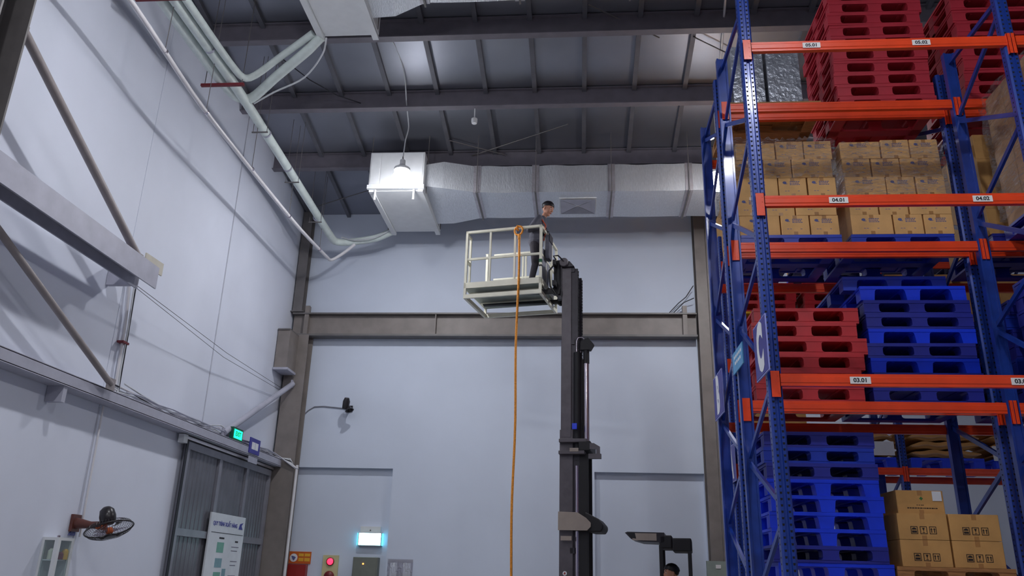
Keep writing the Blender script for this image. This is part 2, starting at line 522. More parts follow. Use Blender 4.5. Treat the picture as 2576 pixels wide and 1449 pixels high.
def brace(p, q, r, label, m=PIPEG):
    t = thing('brace_pipe', label, 'brace', p, group='diagonal wall braces')
    build(MB().tube([p, q], r, 12), 'pipe', m, t, 50)
    d = (Vector(q) - Vector(p)).normalized()
    for a in (Vector(p), Vector(q)):
        build(MB().box(a.x - .012, a.x + .012, a.y - .09, a.y + .09, a.z - .08, a.z + .08), 'gusset', m, t)
brace((-6.2, 7.12, 7.25), (-6.2, 10.22, 5.72), .055, 'brown-grey diagonal brace pipe above the runway beam on the left wall')
brace((-6.42, 7.3, 5.30), (-6.42, 10.50, 3.97), .045, 'grey diagonal brace pipe between runway beam and wall girt')
brace((-6.45, 17.58, 5.60), (-6.62, 14.75, 4.02), .06, 'pale diagonal brace pipe from corner column to wall girt above door', STEELP)
i_column('steel_column', -6.74, -6.06, 6.60, 7.05, 0, 11.4, 'grey steel column at the upper left edge of the picture', STEEL, 'y')

# cables and conduits on the left wall
def cable(name, path, r, m, label, cat='cable', n=6, group=None, sm=50):
    c0 = path[0]
    t = thing(name, label, cat, c0, group=group)
    build(MB().tube(path, r, n), 'strand', m, t, sm)
    return t
cb = cable('conduit', [(-6.70, 10.93, 5.62), (-6.70, 11.02, 5.1), (-6.70, 11.05, 4.6), (-6.70, 11.09, 3.95)], .022, PIPET, 'white conduit dropping from the runway beam end to the wall girt', 'conduit')
build(MB().tube([(-6.66, 11.0, 5.62), (-6.66, 11.06, 4.95), (-6.68, 11.10, 4.3), (-6.68, 11.14, 3.95)], .014, 6), 'strand', CABLEW, cb, 50)
build(MB().tube([(-6.69, 11.10, 5.62), (-6.69, 11.14, 4.8), (-6.69, 11.17, 3.95)], .010, 6), 'strand', WIRE, cb, 50)
build(MB().box(-6.74, -6.64, 10.97, 11.13, 4.70, 4.73), 'clip', REDST, cb)
w_ = cable('steel_wire', [(-6.30, 10.5, 5.40), (-6.45, 14.0, 5.36), (-6.6, 17.5, 5.45)], .004, WIRE, 'thin dark wires from runway beam end to corner column', 'wire')
build(MB().tube([(-6.34, 10.5, 5.39), (-6.5, 14.0, 5.28), (-6.62, 17.5, 5.40)], .004, 5), 'strand', WIRE, w_, 50)
bun = thing('cable_bundle', 'untidy bundle of pale cables lying along the wall girt to the corner', 'cable', (-6.58, 11.0, 3.94))
random.seed(3)
for k in range(7):
    pts = []
    y = 10.9 + k * .06
    x0 = -6.71 + .016 * k
    for j in range(14):
        yy = y + (17.5 - y) * j / 13
        zz = 3.945 + .012 * k + .035 * abs(sin(j * 1.7 + k * 2.1)) + (.12 * math.exp(-((yy - 14.7) / .35) ** 2) + .10 * math.exp(-((yy - 11.3) / .5) ** 2)) * (k % 3) / 2
        pts.append((x0 + .01 * sin(j * 2 + k), yy, zz))
    pts.append((-6.30 + .015 * k, 17.57, 3.93 - .03 * k))
    pts.append((-6.17 + .012 * k, 17.58, 3.72))
    build(MB().tube(pts, .012, 6), 'strand', [CABLEW, CABLEW, WIRE, CABLEW, PIPET, CABLEW, STEELP][k], bun, 60)
cable('conduit', [(-6.14, 17.60, 3.80), (-6.145, 17.60, 2.4), (-6.15, 17.60, 0.05)], .032, PIPET, 'white conduit running down the face of the corner column', 'conduit', 8)
cable('conduit', [(-6.71, 10.95, 1.97), (-6.71, 10.93, 2.6), (-6.71, 10.90, 3.74)], .014, PIPET, 'thin white conduit on left wall between wall fan and girt', 'conduit', 8)
c2 = cable('cable_loop', [(2.62, 17.72, 8.0), (2.45, 17.80, 7.75), (2.28, 17.86, 7.62), (2.05, 17.90, 7.38)], .010, WIRE, 'thin dark cables curving from the tall column to the girder end', 'cable')
build(MB().tube([(2.62, 17.72, 7.7), (2.4, 17.80, 7.62), (2.15, 17.86, 7.38)], .010, 6), 'strand', WIRE, c2, 50)

# sliding door on the left wall
dr = struct(MB().box(-6.745, -6.71, 13.50, 17.55, 0, 3.70), 'door_1', DOORG)
def door_part(name, y0, y1, z0, z1, x0=-6.71, x1=-6.66, m=DOORF):
    return build(MB().box(x0, x1, y0, y1, z0, z1), name, m, dr)
for y in (13.55, 14.92, 16.22, 17.45):
    door_part('stile', y - .06, y + .06, 0, 3.66)
for z in (.1, 2.18, 3.60):
    door_part('rail', 13.5, 17.5, z - .06, z + .06, -6.712, -6.655)
for a, b in ((13.61, 14.86), (14.98, 16.16), (16.28, 17.39)):
    for z0, z1 in ((.16, 2.12), (2.24, 3.54)):
        m_ = MB(); n = 8; w = (b - a) / n; pts = [(-6.712, a, z0)]
        for k in range(n):
            for (u, d) in ((.1, .0), (.3, .010), (.6, .010), (.8, .0)):
                pts.append((-6.706 + d, a + (k + u) * w, z0))
        pts.append((-6.712, b, z0))
        build(m_.prism(pts, (0, 0, z1 - z0)), 'corrugated_panel', DOORG, dr)
build(MB().box(-6.70, -6.62, 13.35, 17.50, 3.68, 3.73), 'track', RAILM, dr)
build(MB().box(-6.70, -6.60, 13.20, 13.34, 3.60, 3.74), 'track_stop', WHITEM, dr)
build(MB().box(-6.66, -6.645, 13.42, 13.50, 0, 3.66), 'edge_seal', WIRE, dr)

# ------------------------------------------------------------------ lamps
def smooth(pts, n=5):
    P = [Vector(p) for p in pts]; out = []
    for i in range(len(P) - 1):
        a, b, c, d = P[max(i - 1, 0)], P[i], P[i + 1], P[min(i + 2, len(P) - 1)]
        t1, t2 = (c - a) * .5, (d - b) * .5
        L = (c - b).length                      # keep tangents no longer than the span, so long runs do not overshoot
        t1 = t1 * min(1, L / max(t1.length, 1e-6)); t2 = t2 * min(1, L / max(t2.length, 1e-6))
        for k in range(n):
            u = k / n
            out.append(b * (2 * u ** 3 - 3 * u ** 2 + 1) + t1 * (u ** 3 - 2 * u ** 2 + u) + c * (-2 * u ** 3 + 3 * u ** 2) + t2 * (u ** 3 - u ** 2))
    return out + [P[-1]]
def lamp(x, y, z, label, cord=None):
    t = thing('high_bay_lamp', label, 'lamp', (x, y, z - .25), group='high-bay lamps under the roof')
    build(MB().lathe([(.185 * cos(a), -.17 * sin(a)) for a in [radians(v) for v in (-62, -40, -20, 0, 14, 30, 46)]], (x, y, z), 28), 'diffuser', GLOBEM, t, 60)
    build(MB().lathe([(max(.187 * cos(a), 1e-5), -.172 * sin(a)) for a in [radians(v) for v in (46, 56, 66, 78, 90)]], (x, y, z), 28), 'lens', LAMPM, t, 60)
    build(MB().lathe([(.10, .15), (.16, .17), (.16, .22), (.10, .26), (.055, .30), (.055, .40), (.02, .43)], (x, y, z), 20), 'housing', WHITEM, t, 40)
    build(MB().torus((x, y, z + .455), .028, .007, (1, 0, 0), 16, 6), 'hook', STEEL, t, 50)
    top = roof_z(y) - .005
    pts = cord or [(x, y, z + .47), (x + .01, y, (z + top) / 2), (x, y, top)]
    build(MB().tube(pts, .012, 6), 'cord', CABLEW, t, 50)
    return t
LAMPM = bpy.data.materials.new('lamp_glow')
LAMPM.use_nodes = True
_b = LAMPM.node_tree.nodes['Principled BSDF']
_b.inputs['Base Color'].default_value = (.9, .9, .9, 1)
_b.inputs['Emission Color'].default_value = LAMP_TINT + (1,)
_b.inputs['Emission Strength'].default_value = LAMP_POWER
GLOBEM = LAMPM.copy()
GLOBEM.name = 'lamp_globe_glow'
GLOBEM.node_tree.nodes['Principled BSDF'].inputs['Emission Strength'].default_value = GLOBE_POWER
yl = 14.1
lamp(-3.47, yl, 8.95, 'bright white high-bay lamp hanging in front of the white air handler',
     smooth([(-3.47, yl, 9.42), (-3.45, yl, 9.8), (-3.40, yl - .03, 10.05), (-3.38, yl - .2, 10.16), (-3.38, 13.72, roof_z(13.72) - .33), (-3.33, 13.0, 10.72), (-3.40, 12.3, 10.83), (-3.45, 11.9, roof_z(11.9) - .34)]))
lamp(2.66, yl, 8.78, 'bright white high-bay lamp seen between the blue rack posts')
NAMES = {-3.44: 'left aisle', 2.64: 'near racks', 8.7: 'far right racks'}
for x in (-3.44, 2.64):
    for y, w in ((8.0, 'above the frame'), (2.0, 'over the camera'), (-5.0, 'behind the camera')) if x < 0 else ((3.0, 'over the front aisle'), (-3.0, 'behind the camera')):
        lamp(x, y, 9.15 if y != 3.0 else 8.7, 'white high-bay lamp over the %s, out of the picture %s' % (NAMES[x], w))

# ------------------------------------------------------------------ air handlers and ducts
def air_handler(x0, x1, y0, y1, z0, z1, label):
    t = thing('air_handler', label, 'air handler', ((x0 + x1) / 2, (y0 + y1) / 2, z0))
    build(MB().box(x0, x1, y0, y1, z0, z1), 'casing', WHITEM, t, None, .012)
    w = x1 - x0
    build(MB().box(x0 + .03, x0 + .19 * w, y0 - .012, y0, z0 + .10, z1 - .02), 'access_panel', WHITEM, t)
    build(MB().box(x0 + .21 * w, x1 - .03, y0 - .012, y0, z0 + .10, z1 - .02), 'access_panel', WHITEM, t)
    build(MB().box(x0 - .02, x1 + .02, y0 - .02, y0 + .05, z0 - .015, z0 + .07), 'drip_edge', WHITEM, t)
    build(MB().box(x0 + .12, x1 - .12, y0 + .12, y1 - .12, z0 - .015, z0), 'bottom_panel', WHITEM, t)
    for x in (x0 + .06, x1 - .06):
        build(MB().box(x - .05, x + .05, y0 + .05, y1 + .05, z0 - .06, z0), 'mounting_rail', WHITEM, t)
        for y in (y0 + .2, y1 - .2):
            xx = x0 - .03 if x < (x0 + x1) / 2 else x1 + .03
            build(MB().tube([(xx, y, z0 - .03), (xx, y, roof_z(y) - .02)], .010, 6), 'hanger_rod', STEEL, t)
    for x in (x0 + .14, x1 - .20):
        build(MB().tube([(x, y0 + .06, z0 + .02), (x, y0 + .06, z0 - .24)], .022, 8), 'drain_stub', PIPET, t, 50)
    return t
air_handler(-4.33, -3.18, 14.80, 17.05, 9.10, 9.93, 'white air handler box behind the bright hanging lamp')
air_handler(-4.36, -3.32, 8.95, 11.15, 10.10, 10.88, 'white air handler box cut off by the top edge of the picture')

def duct(x_start, y0, y1, z0, z1, xs, label, xa):
    t = thing('air_duct', label, 'duct', ((x_start + xs[-1]) / 2, (y0 + y1) / 2, z0))
    # tapered transition from the air handler
    m_ = MB()
    a = [(x_start, y0 - .08, z0 + .12), (x_start, y1 + .35, z0 + .02), (x_start, y1 + .35, z1 + .02), (x_start, y0 - .08, z1 + .02)]
    mid = [(x_start + .38, y0 - .10, z0 + .06), (x_start + .38, y1 + .30, z0 + .0), (x_start + .38, y1 + .30, z1 + .07), (x_start + .38, y0 - .10, z1 + .07)]
    b = [(xs[0], y0, z0), (xs[0], y1, z0), (xs[0], y1, z1), (xs[0], y0, z1)]
    m_.add(a + mid + b, [(0, 3, 2, 1), (8, 9, 10, 11)] + [(i + o, (i + 1) % 4 + o, (i + 1) % 4 + 4 + o, i + 4 + o) for o in (0, 4) for i in range(4)])
    build(m_, 'transition', FOIL, t)
    for p, q in zip(xs[:-1], xs[1:]):
        n = 12; sag = lambda u: -.012 * sin(pi * u)
        m_ = MB(); V = []
        for k in range(n + 1):
            u = k / n; x = p + .03 + (q - p - .06) * u
            V += [(x, y0 + .012 * sin(7 * x), z0 + sag(u)), (x, y1, z0 + sag(u)), (x, y1, z1), (x, y0 + .012 * sin(5 * x + 1), z1 + .008 * sin(9 * x))]
        Fs = [(0, 3, 2, 1), tuple(4 * n + i for i in (0, 1, 2, 3))]
        for k in range(n):
            Fs += [(4 * k + i, 4 * k + (i + 1) % 4, 4 * k + 4 + (i + 1) % 4, 4 * k + 4 + i) for i in range(4)]
        build(m_.add(V, Fs), 'duct_section', FOIL, t)
    for x in xs:
        m_ = MB()
        m_.box(x - .075, x + .075, y0 - .014, y1 + .014, z0 - .012, z0 + .001)
        m_.box(x - .075, x + .075, y0 - .014, y1 + .014, z1 - .001, z1 + .012)
        m_.box(x - .075, x + .075, y0 - .014, y0 + .001, z0, z1)
        m_.box(x - .075, x + .075, y1 - .001, y1 + .014, z0, z1)
        build(m_, 'joint_band', FOILB, t)
        for y in (y0 - .04, y1 + .04):
            build(MB().tube([(x, y, z0 - .03), (x, y, roof_z(y) - .02)], .008, 6), 'hanger_rod', STEEL, t)
        build(MB().box(x - .015, x + .015, y0 - .06, y1 + .06, z0 - .04, z0 - .012), 'hanger_bar', STEEL, t)
    return t
d1 = duct(-3.18, 15.05, 16.30, 9.10, 9.70, [-2.10, -.88, .68, 2.25, 4.0, 6.0], 'foil-wrapped air duct running along the back wall behind the worker', 0)
df = build(MB().box(-.40, .38, 15.32, 16.06, 9.075, 9.10), 'diffuser_frame', WHITEM, d1)
cx, cy_ = -.01, 15.69
for k, (dx0, dy0, dx1, dy1) in enumerate(((-1, -1, 1, -1), (1, -1, 1, 1), (1, 1, -1, 1), (-1, 1, -1, -1))):
    a, b = Vector((cx + .36 * dx0, cy_ + .34 * dy0, 9.066)), Vector((cx + .36 * dx1, cy_ + .34 * dy1, 9.066))
    c = Vector((cx, cy_, 9.072))
    g_ = ((a + b) / 2 - c) * .06
    build(MB().prism([a + g_ * .2 + Vector((0, 0, -.02)), b + g_ * .2 + Vector((0, 0, -.02)), c + g_], (0, 0, .006)), 'vane', DOORF if k == 2 else STEELP, df)
duct(-3.32, 9.15, 10.38, 10.10, 10.72, [-2.40, -.9, .8, 2.6, 4.4], 'silver duct end cut off by the top edge of the picture', 0)

# insulated pipes under the roof along the left wall
def hang_y(t, pts, r, m, nm='pipe', n=14):
    return build(MB().tube(smooth(pts), r, n), nm, m, t, 60)
p1 = thing('insulated_pipe', 'thick white insulated pipe along the left wall to the far air handler', 'pipe', (-5.8, 8.0, 9.4))
hang_y(p1, [(-5.82, 6.5, 9.36), (-5.82, 9.2, 9.36), (-5.82, 11.7, 9.36), (-5.80, 15.3, 9.15), (-5.70, 16.9, 8.92), (-5.62, 17.15, 8.90), (-5.3, 17.20, 8.92), (-4.7, 17.16, 9.0), (-4.32, 17.06, 9.12)], .085, PIPEW)
for y, z in ((10.4, 9.36), (12.9, 9.30), (14.1, 9.22), (16.1, 9.05)):
    build(MB().tube([(-5.805, y - .015, z), (-5.805, y + .015, z - .002)], .089, 14), 'tape_band', STEELP, p1, 50)
hang_y(p1, [(-5.52, 17.10, 9.0), (-5.2, 17.05, 8.90), (-4.75, 17.0, 8.93), (-4.45, 16.98, 9.05), (-4.30, 16.9, 9.12)], .014, CABLEW, 'cable', 6)
p2 = thing('insulated_pipe', 'thick white insulated pipe bending away to the near air handler', 'pipe', (-6.0, 8.0, 9.4))
hang_y(p2, [(-6.02, 6.5, 9.36), (-6.02, 9.2, 9.36), (-6.0, 11.2, 9.36), (-5.92, 11.75, 9.36), (-5.72, 11.9, 9.42), (-5.2, 11.62, 9.66), (-4.55, 11.28, 9.95), (-4.30, 11.12, 10.08)], .085, PIPEW)
p3 = thing('insulated_pipe', 'slimmer white insulated pipe above the bend to the near air handler', 'pipe', (-6.0, 8.0, 9.6))
hang_y(p3, [(-5.655, 6.5, 9.36), (-5.655, 9.2, 9.36), (-5.64, 11.0, 9.38), (-5.54, 11.35, 9.46), (-5.0, 11.30, 9.86), (-4.42, 11.05, 10.10)], .06, PIPEW)
hang_y(p3, [(-5.70, 11.98, 9.36), (-5.3, 11.85, 9.50), (-4.75, 11.75, 9.72), (-4.32, 11.35, 9.92), (-4.22, 11.15, 10.08)], .016, CABLEW, 'cable', 6)
p4 = thing('drain_pipe', 'thin white drain pipe below the insulated pipes on the left wall', 'pipe', (-5.85, 7.0, 8.5))
hang_y(p4, [(-5.86, 6.5, 8.66), (-5.85, 8.4, 8.60), (-5.85, 10.54, 8.40), (-5.85, 14.9, 8.40), (-5.75, 16.9, 8.42), (-5.70, 17.12, 8.44), (-5.45, 17.15, 8.62), (-5.2, 17.15, 8.84)], .036, PIPET, 'pipe', 10)
for y, z in ((9.3, 8.52), (10.7, 8.40), (12.6, 8.40), (14.6, 8.40), (16.4, 8.41)):
    build(MB().tube([(-5.85 + (.08 if y > 16 else 0), y - .02, z), (-5.85 + (.08 if y > 16 else 0), y + .02, z)], .044, 10), 'clamp', CHROME, p4, 50)
    build(MB().tube([(-5.85 + (.08 if y > 16 else 0), y, z + .04), (-5.85 + (.08 if y > 16 else 0), y, roof_z(y) - .02)], .006, 5), 'hanger_rod', STEEL, p4)
for y, w in ((11.22, 'where the white pipes branch off'), (9.07, 'at the top edge of the picture')):
    t = thing('pipe_hanger', 'dark red hanger bar under the pipes ' + w, 'hanger', (-5.94, y, 9.2), group='red pipe hangers')
    z = 9.22
    build(MB().box(-6.30, -5.56, y - .025, y + .025, z, z + .045), 'bar', REDST, t)
    for x in (-6.24, -5.60):
        build(MB().tube([(x, y, z), (x, y, roof_z(y) - .02)], .007, 5), 'rod', STEEL, t)
for y, z in ((12.6, 9.16), (14.4, 9.06), (16.0, 8.90)):
    t = thing('hanger_rods', 'pair of thin rods holding the thick pipe, %s purlin' % {12.6: 'just past the nearest visible', 14.4: 'just past the middle', 16.0: 'just past the farthest'}[y], 'hanger', (-5.8, y, z))
    build(MB().tube([(-5.93, y, z), (-5.93, y, roof_z(y) - .02)], .006, 5), 'rod', STEEL, t)
    build(MB().tube([(-5.67, y, z), (-5.67, y, roof_z(y) - .02)], .006, 5), 'rod', STEEL, t)
    build(MB().box(-5.95, -5.65, y - .012, y + .012, z - .02, z), 'strap', STEEL, t)
t = cable('roof_conduit', [(2.35, 10.2, 10.95), (2.48, 11.5, 10.85), (2.62, 12.9, 10.70)], .02, PIPET, 'white conduit under the roof beside the rack top', 'conduit')
t = cable('dark_cable', [(-5.55, 12.3, 10.60), (-5.1, 12.9, 10.45), (-4.7, 13.4, 10.42), (-4.3, 13.65, 10.40)], .010, WIRE, 'dark cable sagging below roof near the pipe branch', 'cable')

# ------------------------------------------------------------------ things on the left wall
# wall fan
f0 = Vector((-6.25, 10.80, 2.13))
t = thing('wall_fan', 'black wall fan with round guard and brown bracket on left wall', 'fan', (-6.72, 10.35, 2.1))
build(MB().prism([(-6.745, 10.72, 2.03), (-6.745, 10.90, 2.03), (-6.745, 10.90, 2.25), (-6.745, 10.72, 2.25)], (.04, 0, 0)), 'wall_plate', FANBR, t)
build(MB().tube([(-6.72, 10.81, 2.14), (-6.5, 10.80, 2.12), (-6.36, 10.80, 2.12)], .05, 12, [.075, .045, .05]), 'arm', FANBR, t, 50)
ax = Vector((.36, -.10, -.93)).normalized()
mc = Vector((-6.28, 10.80, 2.22))
build(MB().lathe([(.0, -.15), (.05, -.14), (.09, -.10), (.105, -.02), (.10, .05), (.07, .09), (.03, .10)], mc, 20, ax), 'motor', FANK, t, 50)
gc = mc + ax * .16
gd = build(MB().torus(gc, .30, .010, ax, 48, 6), 'guard', FANK, t, 60)
Mx = Vector((0, 0, 1)).rotation_difference(ax).to_matrix()
for k in range(48):
    a = 2 * pi * k / 48
    pr = [gc + Mx @ Vector((r * cos(a), r * sin(a), h)) for r, h in ((.07, .10), (.16, .095), (.26, .05), (.30, 0))]
    pb = [gc + Mx @ Vector((r * cos(a), r * sin(a), h)) for r, h in ((.09, -.06), (.18, -.08), (.27, -.05), (.30, 0))]
    build(MB().tube(pr, .0022, 4), 'wire', FANK, gd)
    build(MB().tube(pb, .0022, 4), 'wire', FANK, gd)
build(MB().lathe([(.0, .12), (.07, .115), (.075, .10), (.07, .085)], gc, 20, ax), 'badge', FANK, t, 40)
for k in range(3):
    a0 = 2 * pi * k / 3
    V = []
    for r in (.05, .12, .19, .25):
        for s_ in (-1, 1):
            wdt = .35 if r < .1 else .5
            V.append(gc + Mx @ Vector((r * cos(a0 + s_ * wdt * .8), r * sin(a0 + s_ * wdt * .8), .02 + .03 * s_)))
    m_ = MB().add(V + [v + ax * .004 for v in V], [(0, 2, 3, 1), (2, 4, 5, 3), (4, 6, 7, 5), (8, 9, 11, 10), (10, 11, 13, 12), (12, 13, 15, 14)])
    build(m_, 'blade', glass_mat('fan_blade', (.7, .66, .7), .25) if k == 0 else bpy.data.materials['fan_blade'], t)
build(MB().lathe([(.0, -.02), (.045, -.01), (.05, .04), (.03, .07), (0, .075)], gc, 16, ax), 'hub', FANO, t, 50)
build(MB().tube([(-6.40, 10.80, 2.11), (-6.30, 10.80, 2.10)], .045, 12), 'swivel', FANO, t, 50)

# glass-sided cabinet
t = thing('medicine_cabinet', 'white wall cabinet with glass side and door below the wall fan', 'cabinet', (-6.65, 10.4, 1.1))
cx1, cy0, cy1, cz0, cz1 = -6.53, 10.22, 10.56, 1.10, 1.935
build(MB().box(-6.748, -6.738, cy0, cy1, cz0, cz1), 'back_panel', WHITEM, t)
build(MB().box(-6.738, cx1, cy0, cy1, cz1 - .035, cz1), 'top_panel', WHITEM, t)
build(MB().box(-6.738, cx1, cy0, cy1, cz0, cz0 + .03), 'bottom_panel', WHITEM, t)
build(MB().box(cx1 - .05, cx1, cy0, cy0 + .055, cz0 + .03, cz1 - .035), 'corner_post', WHITEM, t)
build(MB().box(cx1 - .03, cx1, cy1 - .05, cy1, cz0 + .03, cz1 - .035), 'corner_post', WHITEM, t)
build(MB().box(-6.738, -6.715, cy0, cy0 + .03, cz0 + .03, cz1 - .035), 'side_stile', WHITEM, t)
build(MB().box(-6.738, cx1 - .03, cy1 - .02, cy1, cz0 + .03, cz1 - .035), 'side_panel', WHITEM, t)
build(MB().box(-6.735, cx1 - .05, cy0 + .03, cy1 - .03, 1.655, 1.67), 'shelf', WHITEM, t)
build(MB().box(-6.715, cx1 - .05, cy0 + .006, cy0 + .011, cz0 + .03, cz1 - .035), 'side_pane', GLASS, t)
build(MB().box(cx1 - .014, cx1 - .009, cy0 + .055, cy1 - .05, cz0 + .03, cz1 - .035), 'door_pane', GLASS, t)
build(MB().lathe([(.0, 0), (.018, .0), (.02, .02), (.0, .03)], (cx1 - .03, cy0 + .03, cz1), 12), 'latch', CHROME, t, 50)
xm = (-6.738 + cx1) / 2
def tin(x, y, z, r, h, m, label):
    o = build(MB().lathe([(0, 0), (r, 0), (r, h * .8), (r * .7, h * .9), (r * .6, h), (0, h)], (x, y, z), 14), 'bottle', m, None, 40)
    tag(o, label, 'bottle', 'bottles in the wall cabinet'); return o
tin(xm, cy0 + .085, 1.672, .055, .13, CREAM, 'round cream tub on upper shelf of wall cabinet')
tin(xm + .05, cy0 + .18, 1.672, .035, .09, REDST, 'small dark red jar on upper shelf of wall cabinet')
tin(xm + .05, cy0 + .27, 1.672, .04, .13, SIGNY, 'yellowish jar on upper shelf of wall cabinet')
tin(xm, cy0 + .085, 1.132, .045, .30, PRINTG, 'green bottle low in the near side of wall cabinet')
tin(xm + .05, cy0 + .18, 1.132, .04, .34, GREENT, 'dark green bottle low in the middle of wall cabinet')
tin(xm + .02, cy0 + .27, 1.132, .04, .26, REDBOX, 'red bottle low in the far side of wall cabinet')
tag(build(MB().prism([(-6.745, 10.72, 1.98), (-6.745, 10.86, 1.98), (-6.745, 10.86, 2.13)], (.02, 0, 0)), 'blue_tag', PRINTB), 'small blue triangular tag on wall beside the fan bracket', 'tag')

# process notice board on the door
t = thing('notice_board', 'tall white notice board with green flow chart hanging on grey door', 'sign', (-6.62, 15.6, 1.0))
by0, by1, bz0, bz1 = 14.72, 16.30, .2, 2.585
bd = build(MB().box(-6.64, -6.61, by0, by1, bz0, bz1), 'board', PAPER, t)
put_text('QUY TRÌNH XUẤT HÀNG', .10, SIGNB, (-6.608, 15.38, 2.40), '+x', t, sx=.95, bold=.002)
build(MB().prism([(-6.609, 16.0, 2.35), (-6.609, 16.2, 2.35), (-6.609, 16.13, 2.42), (-6.609, 16.2, 2.48), (-6.609, 16.05, 2.45)], (.004, 0, 0)), 'emblem', SIGNB, t)
build(MB().box(-6.611, -6.607, by0 + .08, by1 - .05, 2.24, 2.25), 'rule', INK, t)
build(MB().box(-6.611, -6.607, 15.18, 15.40, 2.14, 2.17), 'caption', INK, t)
build(MB().box(-6.611, -6.607, 15.92, 16.06, 2.10, 2.13), 'caption', INK, t)
for k in range(6):
    z = 2.03 - k * .26
    build(MB().box(-6.611, -6.607, 15.12, 15.42, z - .13, z + (.03 if k % 2 else .05)), 'chart_block', mat('chart_green', (120, 176, 160), .6) if k % 2 == 0 else mat('chart_teal', (130, 166, 178), .6), t)
    for j in range(2):
        build(MB().box(-6.611, -6.607, 15.78 + .03 * (k % 2), 16.12 - .05 * j, z - .02 - j * .07, z - .007 - j * .07), 'text_line', mat('grey_ink', (120, 116, 134), .7), t)
build(MB().box(-6.611, -6.607, 15.48, 15.64, 1.45, 1.62), 'chart_block', mat('chart_teal', (0, 0, 0)), t)

# green exit light and door number plate above the door
t = thing('exit_sign', 'small glowing green EXIT sign on wall girt above the door', 'exit sign', (-6.58, 15.15, 3.93))
build(MB().box(-6.575, -6.505, 14.90, 15.36, 3.93, 4.165), 'housing', GREEND, t)
build(MB().box(-6.505, -6.500, 14.94, 15.32, 3.965, 4.13), 'lit_face', GREENL, t)
put_text('EXIT', .12, GREEND, (-6.499, 15.13, 4.047), '+x', t, sx=1.05, bold=.002)
t = thing('door_plate', 'small blue framed plate on wall girt beside EXIT sign', 'sign', (-6.52, 15.95, 3.8))
build(MB().box(-6.498, -6.48, 15.70, 16.23, 3.80, 4.10), 'plate', SIGNB, t)
build(MB().box(-6.480, -6.476, 15.80, 15.96, 3.88, 4.02), 'panel', SIGNW, t)
build(MB().box(-6.480, -6.476, 15.98, 16.13, 3.88, 4.02), 'panel', SIGNW, t)
build(MB().box(-6.498, -6.49, 15.74, 16.20, 3.62, 3.74), 'lower_card', STEELP, t)

# ------------------------------------------------------------------ things on the back wall
yb = YB + .12
t = thing('emergency_light', 'bright cyan glowing exit box with white top on back wall', 'exit sign', (-4.5, yb, 2.18))
build(MB().box(-4.76, -4.24, yb - .10, yb - .002, 2.17, 2.44), 'housing', DOORF, t)
build(MB().box(-4.74, -4.26, yb - .106, yb - .10, 2.185, 2.43), 'lit_face', CYANL, t)
build(MB().box(-4.775, -4.762, yb - .09, yb - .01, 2.18, 2.43), 'side_glow', CYANS, t)
build(MB().box(-4.238, -4.225, yb - .09, yb - .01, 2.18, 2.43), 'side_glow', CYANS, t)
build(MB().box(-4.72, -4.28, yb - .09, yb - .002, 2.44, 2.57), 'top_box', WHITEM, t)
build(MB().lathe([(0, 0), (.015, 0), (.015, .008), (0, .008)], (-4.5, yb - .09, 2.49), 10, (0, -1, 0)), 'button', STEEL, t)
t = thing('fire_sign', 'orange and yellow fire notice with white pictogram disc on back wall', 'sign', (-6.0, yb, 1.78))
build(MB().box(-6.28, -5.78, yb - .02, yb - .002, 1.77, 2.02), 'panel', SIGNO, t)
build(MB().lathe([(0, 0), (.085, 0), (.085, .006), (0, .006)], (-6.16, yb - .02, 1.89), 24, (0, -1, 0)), 'disc', SIGNW, t)
build(MB().prism([(-6.21, yb - .026, 1.93), (-6.18, yb - .026, 1.86), (-6.15, yb - .026, 1.83), (-6.11, yb - .026, 1.90), (-6.15, yb - .026, 1.92)], (0, -.004, 0)), 'pictogram', PRINTB, t)
for a, b, c, d in ((-6.05, -5.94, 1.92, 1.98), (-5.92, -5.80, 1.92, 1.98), (-6.05, -5.94, 1.82, 1.89), (-5.92, -5.80, 1.82, 1.89)):
    build(MB().box(a, b, yb - .025, yb - .02, c, d), 'text_block', SIGNY, t)
t = thing('hose_cabinet', 'dark red fire hose cabinet below the orange fire notice', 'cabinet', (-6.0, yb, .9))
build(MB().box(-6.26, -5.83, yb - .16, yb - .002, .9, 1.755), 'body', REDBOX, t)
build(MB().box(-6.24, -5.85, yb - .172, yb - .16, .92, 1.735), 'door', REDBOX, t)
build(MB().box(-5.90, -5.87, yb - .19, yb - .172, 1.3, 1.40), 'handle', CHROME, t)
t = thing('alarm_station', 'pale yellow alarm plate with glowing red lamp and dark bell', 'alarm', (-5.33, yb, 1.3))
build(MB().box(-5.50, -5.16, yb - .05, yb - .002, 1.30, 1.96), 'plate', PLATEY, t)
build(MB().lathe([(.085, 0), (.085, .03), (.07, .04), (.07, .02)], (-5.33, yb - .05, 1.83), 20, (0, -1, 0)), 'lamp_ring', BELL, t, 40)
build(MB().sphere((-5.33, yb - .075, 1.83), (.068, .04, .068), 16, 10), 'lamp_lens', REDL, t, 60)
build(MB().lathe([(.11, 0), (.11, .03), (.09, .06), (.03, .075), (0, .075)], (-5.33, yb - .05, 1.53), 24, (0, -1, 0)), 'bell', BELL, t, 50)
t = thing('control_panel', 'grey-green metal control box under the cyan exit light', 'control box', (-4.5, yb, 1.0))
build(MB().box(-4.80, -4.26, yb - .20, yb - .002, 1.0, 1.935), 'body', PANELG, t, None, .01)
build(MB().box(-4.77, -4.29, yb - .212, yb - .20, 1.03, 1.905), 'door', PANELG, t)
build(MB().lathe([(.018, 0), (.018, .012), (0, .015)], (-4.57, yb - .212, 1.80), 12, (0, -1, 0)), 'indicator', ORL, t, 50)
t = thing('document_sleeve', 'shiny clear plastic document sleeve hanging on the back wall', 'document holder', (-3.78, YB, 1.3))
